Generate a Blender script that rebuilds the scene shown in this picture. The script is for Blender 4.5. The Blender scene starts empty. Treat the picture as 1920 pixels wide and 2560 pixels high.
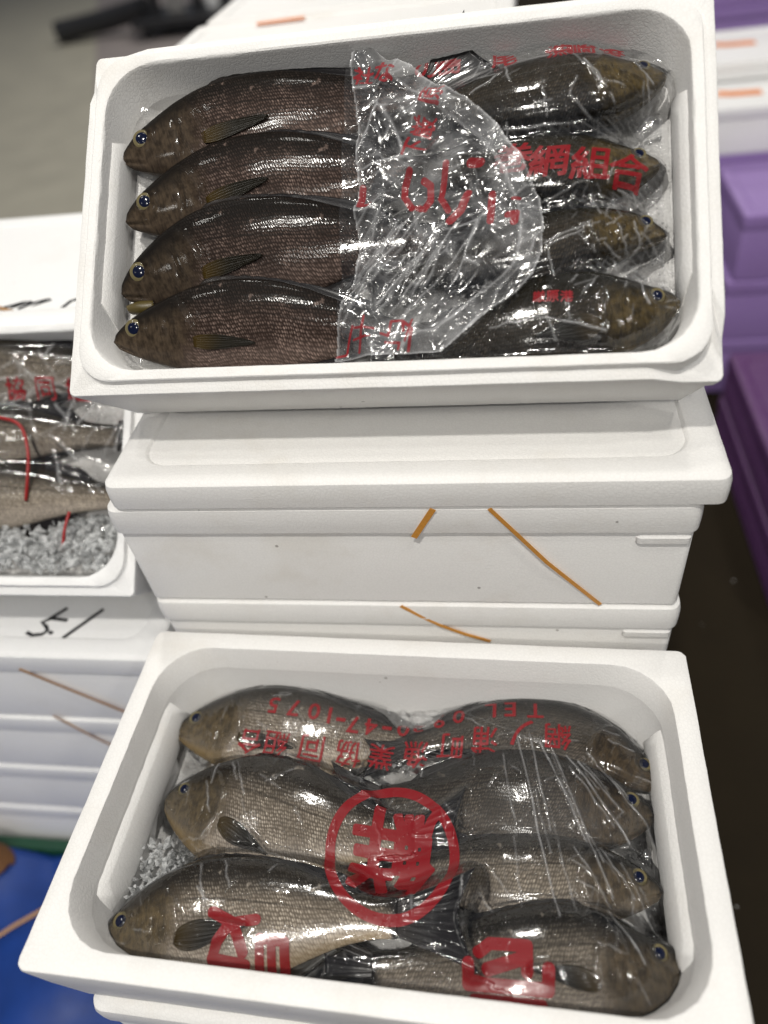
import bpy, math, random, json
import numpy as np
from mathutils import Matrix, Vector
from mathutils.bvhtree import BVHTree
R = math.radians
rng = np.random.default_rng(7)
random.seed(7)
scn = bpy.context.scene
col = scn.collection

# ------------------------------------------------------------------ camera
cd = bpy.data.cameras.new('camera'); cam = bpy.data.objects.new('camera', cd); col.objects.link(cam)
cd.sensor_fit = 'VERTICAL'; cd.sensor_height = 36.0; cd.lens = 25.996
right = Vector((0.9864445918, 0.1123164184, -0.1196331453))
down = Vector((-0.0070544081, -0.6993494422, -0.7147451245))
fwd = Vector((-0.1639428960, 0.7059004037, -0.6890771492))
cm = Matrix((( right.x, -down.x, -fwd.x, 0.0), (right.y, -down.y, -fwd.y, 0.0), (right.z, -down.z, -fwd.z, 1.45), (0, 0, 0, 1)))
cam.matrix_world = cm
cd.clip_start = 0.02; cd.clip_end = 200
cd.dof.use_dof = True; cd.dof.focus_distance = 0.735; cd.dof.aperture_fstop = 1.9
scn.camera = cam

# ------------------------------------------------------------------ world, lamps, exposure
wd = bpy.data.worlds.new('World'); scn.world = wd; wd.use_nodes = True
bg = wd.node_tree.nodes['Background']
bg.inputs[0].default_value = (0.80, 0.86, 1.0, 1); bg.inputs[1].default_value = 0.13
def lamp(loc, energy, size, colr=(1, 0.965, 0.9), aim=None):
    l = bpy.data.lights.new('ceiling_or_fill_lamp', 'AREA'); l.shape = 'DISK'; l.size = size; l.energy = energy; l.color = colr
    o = bpy.data.objects.new('ceiling_or_fill_lamp', l); col.objects.link(o); o.location = loc
    if aim is not None:
        d = Vector(aim) - Vector(loc); o.rotation_euler = d.to_track_quat('-Z', 'Y').to_euler()
    return o
T0 = (-0.1, 0.6, 0.9)
lamp((-0.55, -1.25, 5.2), 112, 0.22, aim=T0)
lamp((1.7, -0.4, 5.2), 26, 0.30, aim=T0)
lamp((-2.2, 0.3, 5.2), 24, 0.30, aim=T0)
lamp((0.1, -4.0, 5.2), 88, 0.40, aim=T0)  # fill lamp added behind the camera to lift the front faces
lamp((-0.5, 1.7, 5.2), 20, 0.30, aim=T0)
lamp((-3.4, -3.2, 5.2), 14, 0.40, aim=T0)  # weak fill added on the left side
lamp((3.2, -3.2, 5.2), 36, 0.40, aim=T0)  # fill added on the right side
lamp((-1.6, 5.0, 5.2), 90, 0.45)
lamp((1.5, 5.2, 5.2), 55, 0.45)
lamp((-2.5, 9.0, 5.2), 110, 0.45)
lamp((1.2, 9.5, 5.2), 60, 0.45)
scn.view_settings.view_transform = 'Standard'; scn.view_settings.look = 'None'
scn.view_settings.exposure = 0.02; scn.view_settings.gamma = 1.0
try:
    scn.cycles.use_denoising = True
    scn.cycles.transparent_max_bounces = 16
    scn.cycles.max_bounces = 8; scn.cycles.diffuse_bounces = 4; scn.cycles.glossy_bounces = 4
    scn.cycles.sample_clamp_indirect = 6
    scn.cycles.caustics_reflective = False; scn.cycles.caustics_refractive = False
except Exception:
    pass

# ------------------------------------------------------------------ helpers
def tag(o, label=None, cat=None, group=None, kind=None):
    if label: o['label'] = label
    if cat: o['category'] = cat
    if group: o['group'] = group
    if kind: o['kind'] = kind
    return o
def empty(name, M, label=None, cat=None, group=None):
    o = bpy.data.objects.new(name, None); col.objects.link(o)
    o.empty_display_size = 0.05; o.matrix_world = M
    return tag(o, label, cat, group)
def mesh_obj(name, V, F, mat=None, parent=None, sharp=40, M=None):
    me = bpy.data.meshes.new(name)
    me.from_pydata([tuple(map(float, v)) for v in V], [], F)
    me.polygons.foreach_set('use_smooth', [True] * len(me.polygons))
    me.update()
    if sharp is not None: me.set_sharp_from_angle(angle=R(sharp))
    if mat is not None: me.materials.append(mat)
    return link(name, me, parent, M)
def link(name, me, parent=None, M=None):
    o = bpy.data.objects.new(name, me); col.objects.link(o)
    if parent is not None: o.parent = parent
    if M is not None: o.matrix_local = M
    return o
def copy_tree(o, parent=None):
    c = o.copy(); col.objects.link(c)
    if parent is not None: c.parent = parent; c.matrix_parent_inverse = o.matrix_parent_inverse.copy()
    for ch in list(o.children): copy_tree(ch, c)
    return c
def grid_faces(n, m, wrap=False):
    F = []
    for i in range(n - 1):
        for j in range(m if wrap else m - 1):
            k = (j + 1) % m
            F.append((i * m + j, i * m + k, (i + 1) * m + k, (i + 1) * m + j))
    return F
def shell(P, N, t):
    """closed thin shell from a grid P (n,m,3) with offset normals N and thickness t"""
    n, m = P.shape[:2]
    A = (P + N * t / 2).reshape(-1, 3); B = (P - N * t / 2).reshape(-1, 3)
    F = grid_faces(n, m); k = n * m
    G = F + [tuple(k + q for q in reversed(f)) for f in F]
    def strip(idx):
        for a, b in zip(idx[:-1], idx[1:]): G.append((b, a, k + a, k + b))
    strip([j for j in range(m)]); strip([(n - 1) * m + j for j in range(m)][::-1])
    strip([i * m for i in range(n)][::-1]); strip([i * m + m - 1 for i in range(n)])
    return np.concatenate([A, B]), G
def smooth(a, b, x):
    t = np.clip((x - a) / (b - a), 0, 1); return t * t * (3 - 2 * t)
def vnoise(x, y, seed=0):
    r = np.random.default_rng(seed).random((64, 64))
    xi = np.floor(x).astype(int); yi = np.floor(y).astype(int)
    fx = x - xi; fy = y - yi; fx = fx * fx * (3 - 2 * fx); fy = fy * fy * (3 - 2 * fy)
    g = lambda a, b: r[a % 64, b % 64]
    return (g(xi, yi) * (1 - fx) + g(xi + 1, yi) * fx) * (1 - fy) + (g(xi, yi + 1) * (1 - fx) + g(xi + 1, yi + 1) * fx) * fy
def catmull(pts, n, idx=None):
    P = np.array(pts, float)
    d = np.r_[0, np.cumsum(np.linalg.norm(np.diff(P[:, :2], axis=0), axis=1))]; d /= d[-1]
    m = np.gradient(P, d, axis=0)
    t = np.linspace(0, 1, n) if idx is None else np.asarray(idx)
    k = np.clip(np.searchsorted(d, t, side='right') - 1, 0, len(d) - 2)
    h = (d[k + 1] - d[k])[:, None]; x = ((t - d[k])[:, None]) / h
    return ((2 * x**3 - 3 * x**2 + 1) * P[k] + (x**3 - 2 * x**2 + x) * h * m[k] + (-2 * x**3 + 3 * x**2) * P[k + 1] + (x**3 - x**2) * h * m[k + 1])

# ------------------------------------------------------------------ materials
class NT:
    def __init__(s, name):
        s.m = bpy.data.materials.new(name); s.m.use_nodes = True
        s.t = s.m.node_tree; s.n = s.t.nodes; s.n.clear()
        s.out = s.n.new('ShaderNodeOutputMaterial')
    def new(s, t, **k):
        n = s.n.new(t)
        for a, v in k.items(): setattr(n, a, v)
        return n
    def set(s, n, key, v):
        i = n.inputs[key]
        if hasattr(v, 'is_output') or hasattr(v, 'links'): s.t.links.new(v, i)
        else:
            if i.type == 'RGBA' and len(v) == 3: v = (*v, 1)
            i.default_value = v
    def math(s, op, a, b=0.0, c=None, clamp=False):
        n = s.new('ShaderNodeMath', operation=op, use_clamp=clamp); s.set(n, 0, a); s.set(n, 1, b)
        if c is not None: s.set(n, 2, c)
        return n.outputs[0]
    def sstep(s, x, a, b, lo=0.0, hi=1.0):
        n = s.new('ShaderNodeMapRange', interpolation_type='SMOOTHSTEP')
        s.set(n, 'Value', x); s.set(n, 'From Min', a); s.set(n, 'From Max', b); s.set(n, 'To Min', lo); s.set(n, 'To Max', hi)
        return n.outputs[0]
    def mix(s, f, a, b, mode='MIX'):
        n = s.new('ShaderNodeMix', data_type='RGBA', blend_type=mode)
        s.set(n, 0, f); s.set(n, 6, a); s.set(n, 7, b); return n.outputs[2]
    def noise(s, vec, scale, detail=3, rough=0.55):
        n = s.new('ShaderNodeTexNoise'); s.set(n, 'Vector', vec); s.set(n, 'Scale', scale); s.set(n, 'Detail', detail); s.set(n, 'Roughness', rough)
        return n.outputs['Fac']
    def vor(s, vec, scale, feature='F1', rand=1.0, out='Distance'):
        n = s.new('ShaderNodeTexVoronoi', feature=feature); s.set(n, 'Vector', vec); s.set(n, 'Scale', scale); s.set(n, 'Randomness', rand)
        return n.outputs[out]
    def bump(s, h, strength, dist, normal=None):
        n = s.new('ShaderNodeBump'); s.set(n, 'Height', h); s.set(n, 'Strength', strength); s.set(n, 'Distance', dist)
        if normal is not None: s.set(n, 'Normal', normal)
        return n.outputs[0]
    def bsdf(s, **k):
        n = s.new('ShaderNodeBsdfPrincipled')
        for a, v in k.items(): s.set(n, a.replace('_', ' '), v)
        return n
    def obj(s): return s.new('ShaderNodeTexCoord').outputs['Object']
    def end(s, sh):
        s.t.links.new(sh.outputs[0] if hasattr(sh, 'outputs') else sh, s.out.inputs[0]); return s.m
def foam_mat(name, base=(0.80, 0.79, 0.77), stain=0.5, bead=255, rough=0.48):
    k = NT(name); v = k.obj()
    oi = k.new('ShaderNodeObjectInfo').outputs['Random']
    off = k.new('ShaderNodeVectorMath', operation='ADD'); k.set(off, 0, v); k.set(off, 1, (0, 0, 0))
    cmb = k.new('ShaderNodeCombineXYZ'); k.set(cmb, 0, k.math('MULTIPLY', oi, 3.0)); k.set(cmb, 1, oi); k.set(off, 1, cmb.outputs[0])
    p = off.outputs[0]
    warp = k.new('ShaderNodeVectorMath', operation='MULTIPLY_ADD')
    e = k.vor(p, bead, 'DISTANCE_TO_EDGE')
    edge = k.sstep(e, 0.0, 0.16)
    big = k.noise(p, 9, 5, 0.6); mid = k.noise(p, 45, 4, 0.6)
    fine = k.noise(p, 900, 2)
    c = k.mix(k.sstep(big, 0.50, 0.74, 0, 0.55 * stain), base, tuple(b * f for b, f in zip(base, (0.86, 0.83, 0.78))))
    c = k.mix(k.math('MULTIPLY', k.math('SUBTRACT', 1.0, edge), 0.13), c, (0.55, 0.54, 0.52))
    sp = k.vor(p, 26, 'F1'); spk = k.math('MULTIPLY', k.sstep(sp, 0.06, 0.035), k.sstep(k.noise(p, 30, 1), 0.52, 0.56))
    c = k.mix(k.math('MULTIPLY', spk, 0.75 * stain), c, (0.16, 0.14, 0.12))
    h = k.math('ADD', k.math('MULTIPLY', edge, 0.8), k.math('MULTIPLY', fine, 0.10))
    h = k.math('ADD', h, k.math('MULTIPLY', mid, 0.45))
    so = k.new('ShaderNodeSeparateXYZ'); k.set(so, 0, v)
    hx = k.new('ShaderNodeCombineXYZ'); k.set(hx, 0, k.math('MULTIPLY', so.outputs[0], 20.0)); k.set(hx, 1, k.math('MULTIPLY', k.math('ADD', so.outputs[1], so.outputs[2]), 20.0))
    disc = k.sstep(k.vor(hx.outputs[0], 1.0, 'F1', 0.35), 0.17, 0.14)       # moulding discs with fine ribs
    ribs = k.math('SINE', k.math('MULTIPLY', k.math('ADD', so.outputs[1], k.math('MULTIPLY', so.outputs[2], 1.0)), 2600.0))
    h = k.math('ADD', h, k.math('MULTIPLY', k.math('MULTIPLY', disc, ribs), 0.30))
    nb = k.bump(h, 0.27, 0.0006)
    b = k.bsdf(Base_Color=c, Roughness=rough, Normal=nb)
    k.set(b, 'Specular IOR Level', 0.35)
    return k.end(b)
M_foam = foam_mat('foam_white', (0.81, 0.80, 0.78), 0.9)
M_foam2 = foam_mat('foam_white_plain', (0.84, 0.84, 0.835), 0.4, 230)
M_foamin = foam_mat('foam_wet_shaded_inside', (0.68, 0.67, 0.655), 0.8, 255, 0.30)  # wet gloss; the greyer base paints in the shade of the inner walls
M_purple = foam_mat('foam_purple', (0.27, 0.165, 0.43), 0.3, 200)
def plain(name, base, rough=0.5, bumpscale=None, bstr=0.2, spec=0.5, var=0.12):
    k = NT(name); v = k.obj()
    n = k.noise(v, bumpscale or 60, 4)
    c = k.mix(n, tuple(b * (1 - var * 2) for b in base), tuple(min(1, b * (1 + var * 2)) for b in base))
    b = k.bsdf(Base_Color=c, Roughness=rough)
    k.set(b, 'Specular IOR Level', spec)
    if bumpscale: k.set(b, 'Normal', k.bump(n, bstr, 0.001))
    return k.end(b)
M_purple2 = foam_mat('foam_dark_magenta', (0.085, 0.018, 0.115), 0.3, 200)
M_strap = plain('strap_orange', (0.60, 0.27, 0.045), 0.35, 300, 0.15)
M_ink = plain('marker_black', (0.015, 0.015, 0.018), 0.6, 500)
M_orangeink = plain('marker_orange', (0.75, 0.22, 0.03), 0.6, 40)
M_redcord = plain('cord_red', (0.30, 0.015, 0.015), 0.35, 300)
M_rope = plain('rope_brown', (0.20, 0.09, 0.03), 0.7, 200, 0.5)
M_tarp = plain('tarp_blue', (0.010, 0.042, 0.21), 0.42, 14, 0.3, 0.35, 0.2)
M_green = plain('mat_green', (0.004, 0.05, 0.024), 0.5, 40)
M_black = plain('metal_black', (0.018, 0.018, 0.02), 0.45, 40)
M_grey = plain('metal_grey', (0.28, 0.27, 0.26), 0.45, 40)
def floor_mat(name, a, b_, rough, speck, spc=0.25):
    k = NT(name); v = k.obj()
    n = k.noise(v, 3.5, 6, 0.65); n2 = k.noise(v, 60, 4)
    c = k.mix(n, a, b_)
    if speck:
        s = k.vor(v, 24, 'F1'); sp = k.math('MULTIPLY', k.sstep(s, 0.085, 0.06), k.sstep(k.noise(v, 22, 1), 0.62, 0.68))
        c = k.mix(sp, c, (0.5, 0.5, 0.48))
    b = k.bsdf(Base_Color=c, Roughness=k.sstep(n, 0.3, 0.7, rough, rough + 0.25), Normal=k.bump(n2, 0.25, 0.002)); k.set(b, 'Specular IOR Level', spc)
    return k.end(b)
M_floor = floor_mat('floor_wet_dark', (0.011, 0.008, 0.005), (0.026, 0.020, 0.012), 0.6, True, 0.06)
M_floor2 = floor_mat('floor_lit_pale', (0.28, 0.265, 0.215), (0.36, 0.34, 0.28), 0.45, False)  # stronger light on the far floor is put into this paler colour
M_floor3 = floor_mat('floor_mauve', (0.21, 0.185, 0.18), (0.26, 0.23, 0.22), 0.5, False)

def fish_mat(name, back, flank, belly, head, pale, scale_amt, gold=0.0, coat=0.42):
    k = NT(name)
    uv = k.new('ShaderNodeUVMap', uv_map='metric').outputs[0]
    fv = k.new('ShaderNodeUVMap', uv_map='body').outputs[0]
    sx = k.new('ShaderNodeSeparateXYZ'); k.set(sx, 0, fv); s, y = sx.outputs[0], sx.outputs[1]
    su = k.new('ShaderNodeSeparateXYZ'); k.set(su, 0, uv); U, V = su.outputs[0], su.outputs[1]
    oi = k.new('ShaderNodeObjectInfo').outputs['Random']
    nz = k.noise(uv, 25, 4); nzf = k.noise(uv, 110, 3); nzl = k.noise(uv, 9, 2)
    # warp so that the rows are not perfectly straight
    Uw = k.math('ADD', U, k.math('MULTIPLY', k.math('SUBTRACT', nzl, 0.5), 0.022))
    Vw = k.math('ADD', V, k.math('MULTIPLY', k.math('SUBTRACT', k.noise(uv, 14, 2), 0.5), 0.014))
    X = k.math('DIVIDE', Uw, 0.0025); Y = k.math('DIVIDE', Vw, 0.0036)
    cx = k.new('ShaderNodeCombineXYZ'); k.set(cx, 0, k.math('ADD', X, k.math('MULTIPLY', Y, 0.72))); k.set(cx, 1, Y)
    vo = k.new('ShaderNodeTexVoronoi', feature='F1'); k.set(vo, 'Vector', cx.outputs[0]); k.set(vo, 'Scale', 1.0); k.set(vo, 'Randomness', 0.36)
    d = vo.outputs['Distance']
    rc = k.new('ShaderNodeSeparateColor'); k.set(rc, 0, vo.outputs['Color'])
    dome = k.sstep(d, 0.62, 0.10)
    wob = k.math('ADD', k.math('MULTIPLY', k.math('POWER', y, 2.0), 0.05), k.math('MULTIPLY', k.math('SUBTRACT', k.noise(uv, 70, 3), 0.5), 0.10))
    body = k.sstep(k.math('ADD', s, wob), 0.225, 0.335)
    yy = k.math('ADD', y, k.math('MULTIPLY', k.math('SUBTRACT', nz, 0.5), 0.35))
    bk = k.sstep(yy, 0.10, 0.72)
    bl = k.sstep(yy, -0.15, -0.75)
    c = k.mix(bk, flank, back); c = k.mix(bl, c, belly)
    cheek = k.math('MAXIMUM', body, k.math('MULTIPLY', k.sstep(s, 0.15, 0.2), 0.30))
    gapd = k.math('MULTIPLY', k.math('MULTIPLY', k.sstep(d, 0.40, 0.64), body), 0.38)
    c = k.mix(gapd, c, tuple(0.5 * (x + y_ * 0.3) for x, y_ in zip(back, flank)))
    sc = k.math('MULTIPLY', k.sstep(d, 0.52, 0.16), cheek)
    sc = k.math('MULTIPLY', sc, k.math('ADD', 0.35, k.math('MULTIPLY', rc.outputs[0], 0.75)))
    sc = k.math('MULTIPLY', sc, k.sstep(yy, 0.75, 0.0, 0.12, 1.0))
    sc = k.math('MULTIPLY', sc, k.sstep(k.noise(uv, 30, 5, 0.7), 0.34, 0.62, 0.22, 1.05))
    c = k.mix(k.math('MULTIPLY', sc, scale_amt), c, pale)
    st = k.new('ShaderNodeVectorMath', operation='MULTIPLY'); k.set(st, 0, uv); k.set(st, 1, (420.0, 110.0, 1.0))
    streak = k.noise(st.outputs[0], 1.0, 3, 0.6)
    nzf = k.math('ADD', k.math('MULTIPLY', nzf, 0.55), k.math('MULTIPLY', streak, 0.45))
    hc = k.mix(k.sstep(nzf, 0.36, 0.64), tuple(h * 0.5 for h in head), tuple(h * 1.9 for h in head))
    hc = k.mix(k.sstep(yy, 0.2, 0.8), hc, back)
    hc = k.mix(0.16, hc, c); c = k.mix(body, hc, c)
    if gold: c = k.mix(k.math('MULTIPLY', k.sstep(yy, -0.55, -0.9), gold), c, (0.30, 0.19, 0.05))
    blot = k.math('MULTIPLY', k.sstep(k.noise(uv, 60, 3, 0.7), 0.62, 0.74), body)
    c = k.mix(k.math('MULTIPLY', blot, 0.35), c, tuple(min(1, q * 1.3) for q in pale))
    ll = k.math('SUBTRACT', y, k.math('SUBTRACT', 0.42, k.math('MULTIPLY', s, 0.36)))
    ll = k.math('MULTIPLY', k.math('MULTIPLY', k.sstep(k.math('ABSOLUTE', ll), 0.03, 0.012), body), 0.5)
    c = k.mix(ll, c, back)
    c = k.mix(k.sstep(k.math('ADD', s, k.math('MULTIPLY', k.math('SUBTRACT', nzf, 0.5), 0.06)), 0.955, 0.995), c, (0.012, 0.010, 0.009))
    hsv = k.new('ShaderNodeHueSaturation'); k.set(hsv, 'Color', c); k.set(hsv, 'Value', k.math('ADD', 0.85, k.math('MULTIPLY', oi, 0.3)))
    h = k.math('ADD', k.math('MULTIPLY', dome, cheek), k.math('MULTIPLY', nzf, 0.5))
    nb = k.bump(h, 0.55, 0.0007)
    micro = k.noise(uv, 700, 2)
    nc = k.bump(k.math('ADD', h, k.math('MULTIPLY', micro, 0.5)), 0.085, 0.0007)
    b = k.bsdf(Base_Color=hsv.outputs[0], Roughness=0.5, Normal=nb)
    k.set(b, 'Specular IOR Level', 0.06); k.set(b, 'Coat Weight', k.sstep(nz, 0.35, 0.7, coat * 0.35, coat)); k.set(b, 'Coat Roughness', k.sstep(nzl, 0.3, 0.7, 0.05, 0.13)); k.set(b, 'Coat Normal', nc)
    return k.end(b)
M_fishF = fish_mat('fish_skin_dark', (0.0070, 0.0054, 0.0042), (0.027, 0.0165, 0.0125), (0.085, 0.060, 0.050), (0.034, 0.0245, 0.0155), (0.30, 0.215, 0.18), 0.72, 0.0, 0.22)
M_fishG = fish_mat('fish_skin_olive', (0.012, 0.010, 0.005), (0.026, 0.020, 0.012), (0.015, 0.013, 0.011), (0.070, 0.048, 0.015), (0.12, 0.095, 0.068), 0.55, 0.0, 0.3)
M_fishL = fish_mat('fish_skin_tan', (0.021, 0.0165, 0.011), (0.19, 0.155, 0.118), (0.46, 0.395, 0.33), (0.066, 0.047, 0.021), (0.72, 0.63, 0.52), 0.9, 0.45, 0.34)
M_fishD = fish_mat('fish_skin_dusky', (0.010, 0.0085, 0.007), (0.052, 0.043, 0.033), (0.08, 0.068, 0.056), (0.050, 0.034, 0.017), (0.23, 0.19, 0.15), 0.65, 0.0, 0.35)
M_fishR = fish_mat('fish_skin_brown', (0.014, 0.012, 0.009), (0.175, 0.147, 0.115), (0.29, 0.25, 0.21), (0.060, 0.043, 0.023), (0.52, 0.45, 0.36), 0.85, 0.0, 0.38)
def fin_mat(name, root, tip):
    k = NT(name); uv = k.new('ShaderNodeUVMap', uv_map='body').outputs[0]
    sx = k.new('ShaderNodeSeparateXYZ'); k.set(sx, 0, uv)
    w = k.new('ShaderNodeTexWave', wave_type='BANDS', bands_direction='Y'); k.set(w, 'Vector', uv); k.set(w, 'Scale', 5.0); k.set(w, 'Distortion', 2.0)
    c = k.mix(k.sstep(sx.outputs[0], 0.0, 0.55), root, tip)
    c = k.mix(k.math('MULTIPLY', w.outputs['Fac'], 0.12), c, tuple(q * 0.35 for q in tip))
    b = k.bsdf(Base_Color=c, Roughness=0.3, Normal=k.bump(w.outputs['Fac'], 0.25, 0.0006))
    k.set(b, 'Coat Weight', 0.12); k.set(b, 'Coat Roughness', 0.2); k.set(b, 'Specular IOR Level', 0.12)
    return k.end(b)
M_fin = fin_mat('fin_olive', (0.048, 0.030, 0.006), (0.012, 0.010, 0.006))
M_fin2 = fin_mat('fin_dark', (0.020, 0.016, 0.014), (0.010, 0.009, 0.010))
def eye_mat(name, c, rough):
    k = NT(name); b = k.bsdf(Base_Color=c, Roughness=rough); k.set(b, 'Coat Weight', 0.3); k.set(b, 'Coat Roughness', 0.04); k.set(b, 'Specular IOR Level', 0.15); return k.end(b)
M_iris = eye_mat('eye_iris', (0.135, 0.112, 0.055), 0.3)
M_pupil = eye_mat('eye_pupil', (0.004, 0.0065, 0.022), 0.15)
M_mouth = plain('jaw_yellow', (0.075, 0.055, 0.014), 0.35, 150)

def film_mat(name, haze, crease_amt, bscale, bstr, grough=0.09, red=(0.25, 0.006, 0.011), inkop=0.78, drops=True):
    k = NT(name); v = k.obj()
    ink = k.new('ShaderNodeAttribute', attribute_name='ink').outputs['Fac']
    cr = k.new('ShaderNodeAttribute', attribute_name='crease').outputs['Fac']
    n1 = k.noise(v, bscale, 4, 0.6); n2 = k.noise(v, bscale * 6, 2)
    h = k.math('ADD', n1, k.math('MULTIPLY', n2, 0.15))
    if drops:
        dv = k.vor(v, 260, 'F1'); dr = k.math('MULTIPLY', k.sstep(dv, 0.36, 0.05), k.sstep(k.noise(v, 35, 3), 0.45, 0.6))
    nb = k.bump(h, bstr, 0.0025)
    if drops: nb = k.bump(dr, 0.55, 0.0009, nb)
    lw = k.new('ShaderNodeFresnel'); k.set(lw, 'IOR', 1.5); k.set(lw, 'Normal', nb)
    fr = k.math('MULTIPLY', lw.outputs[0], 1.1, clamp=True)
    tr = k.new('ShaderNodeBsdfTransparent'); k.set(tr, 0, (0.97, 0.97, 0.97))
    gl = k.new('ShaderNodeBsdfGlossy'); k.set(gl, 'Roughness', grough); k.set(gl, 'Normal', nb); k.set(gl, 'Color', (1, 1, 1))
    m1 = k.new('ShaderNodeMixShader'); k.set(m1, 0, fr); k.set(m1, 1, tr.outputs[0]); k.set(m1, 2, gl.outputs[0])
    df = k.new('ShaderNodeBsdfDiffuse'); k.set(df, 0, (0.85, 0.85, 0.86)); k.set(df, 'Normal', nb)
    hz = k.math('ADD', k.math('MULTIPLY', k.sstep(k.noise(v, 28, 5, 0.65), 0.38, 0.72), haze), k.math('MULTIPLY', cr, crease_amt), clamp=True)  # crease term paints reflected streaks along the folds as diffuse white
    m2 = k.new('ShaderNodeMixShader'); k.set(m2, 0, hz); k.set(m2, 1, m1.outputs[0]); k.set(m2, 2, df.outputs[0])
    b = k.bsdf(Base_Color=red, Roughness=0.35, Normal=nb); k.set(b, 'Coat Weight', 0.3); k.set(b, 'Coat Roughness', 0.15); k.set(b, 'Specular IOR Level', 0.25)
    m3 = k.new('ShaderNodeMixShader'); k.set(m3, 0, k.math('MULTIPLY', k.sstep(ink, 0.38, 0.62), inkop)); k.set(m3, 1, m2.outputs[0]); k.set(m3, 2, b.outputs[0])
    return k.end(m3)
M_film = film_mat('clear_film', 0.010, 0.32, 45, 0.13)
M_flap = film_mat('clear_film_crumpled', 0.13, 0.42, 40, 0.06, 0.12, drops=False)
M_liner = film_mat('clear_liner', 0.06, 0.2, 60, 0.5, drops=False)
def ice_mat():
    k = NT('crushed_ice')
    tr = k.new('ShaderNodeBsdfTransparent'); k.set(tr, 0, (0.99, 0.992, 0.995))
    gl = k.new('ShaderNodeBsdfGlossy'); k.set(gl, 'Roughness', 0.10)
    df = k.new('ShaderNodeBsdfDiffuse'); k.set(df, 0, (0.86, 0.87, 0.87))
    fr = k.new('ShaderNodeFresnel'); k.set(fr, 'IOR', 1.45)
    m = k.new('ShaderNodeMixShader'); k.set(m, 0, k.math('MULTIPLY', fr.outputs[0], 1.1, clamp=True)); k.set(m, 1, tr.outputs[0]); k.set(m, 2, gl.outputs[0])
    tl = k.new('ShaderNodeBsdfTranslucent'); k.set(tl, 0, (0.92, 0.93, 0.93))
    dm = k.new('ShaderNodeMixShader'); k.set(dm, 0, 0.5); k.set(dm, 1, df.outputs[0]); k.set(dm, 2, tl.outputs[0]); df = dm
    m2 = k.new('ShaderNodeMixShader'); k.set(m2, 0, k.sstep(k.noise(k.obj(), 130, 2), 0.36, 0.64, 0.25, 0.85)); k.set(m2, 1, m.outputs[0]); k.set(m2, 2, df.outputs[0])
    return k.end(m2)
M_ice = ice_mat()
# ------------------------------------------------------------------ foam boxes
def rrect(x0, x1, y0, y1, r, n=6, m=22):
    P = []
    cs = [(x1 - r, y0 + r, -90), (x1 - r, y1 - r, 0), (x0 + r, y1 - r, 90), (x0 + r, y0 + r, 180)]
    for i, (cx, cy, a0) in enumerate(cs):
        arc = [(cx + r * math.cos(R(a0 + 90 * t / n)), cy + r * math.sin(R(a0 + 90 * t / n))) for t in range(n + 1)]
        P += arc
        nx, ny, na = cs[(i + 1) % 4]
        b = (nx + r * math.cos(R(na)), ny + r * math.sin(R(na))); a = arc[-1]
        for t in range(1, m): P.append((a[0] + (b[0] - a[0]) * t / m, a[1] + (b[1] - a[1]) * t / m))
    return np.array(P)
def loft(rings, cap0=True, cap1=True, wob=0.0, seed=1):
    """rings: list of (xy array, z)"""
    V = []; n = len(rings[0][0])
    for i, (xy, z) in enumerate(rings):
        zz = np.full(n, z) if np.isscalar(z) else z
        xy = xy.copy()
        if wob:
            r = np.random.default_rng(seed)
            k = (r.random(n) - 0.5) * 2 * wob
            c = xy.mean(0); d = xy - c; d /= np.linalg.norm(d, axis=1)[:, None]
            xy = xy + d * (k[:, None])
        V.append(np.c_[xy, zz])
    F = []
    for i in range(len(rings) - 1):
        for j in range(n):
            k = (j + 1) % n
            F.append((i * n + j, i * n + k, (i + 1) * n + k, (i + 1) * n + j))
    if cap0: F.append(tuple(range(n))[::-1])
    if cap1: F.append(tuple((len(rings) - 1) * n + j for j in range(n)))
    return np.concatenate(V), F
def ins(W, D, i, r): return rrect(i, W - i, i, D - i, max(r, 0.002))
def open_box_mesh(W=0.6, D=0.36, H=0.115, lip=True, notch=False):
    rg = []  # [outline, height]
    def add(i, z, r): rg.append([ins(W, D, i, r), z])
    if lip:
        add(0.016, 0.0, 0.006); add(0.010, 0.004, 0.007); add(0.004, 0.07, 0.007); add(0.001, H - 0.020, 0.006); add(0.0, H - 0.0095, 0.006); add(0.0006, H - 0.0078, 0.006); add(0.0016, H - 0.0073, 0.006)
        add(0.0105, H - 0.0072, 0.030); add(0.0112, H - 0.006, 0.032); add(0.0118, H - 0.001, 0.034); add(0.0128, H, 0.036)
        add(0.0205, H, 0.045); add(0.0222, H - 0.0012, 0.047); add(0.0232, H - 0.004, 0.048)
        add(0.0262, H - 0.044, 0.05); add(0.030, H - 0.053, 0.05); add(0.042, H - 0.056, 0.05)
    else:
        add(0.016, 0.0, 0.008); add(0.010, 0.004, 0.009); add(0.003, 0.07, 0.010); add(0.0, H - 0.004, 0.009); add(0.0006, H - 0.0008, 0.009); add(0.0018, H, 0.009)
        add(0.0200, H, 0.055); add(0.0212, H - 0.0008, 0.056); add(0.0218, H - 0.003, 0.057)
        add(0.028, H - 0.03, 0.058); add(0.036, 0.030, 0.06); add(0.042, 0.021, 0.06); add(0.052, 0.018, 0.06)
    if notch:     # the ledge is cut down at two diagonally opposite corners
        for k, r_ in enumerate(rg):
            if 3 <= k <= 8:
                xy = r_[0]; z = np.full(len(xy), float(r_[1]))
                for cx, cy in ((0, D), (W, 0)):
                    mx = np.maximum(np.abs(xy[:, 0] - cx), np.abs(xy[:, 1] - cy))
                    z -= 0.012 * (1 - smooth(0.040, 0.044, mx)) * (0.5 if cy else 1.0)
                r_[1] = z
    return loft([tuple(r) for r in rg], wob=0.0003)
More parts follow.
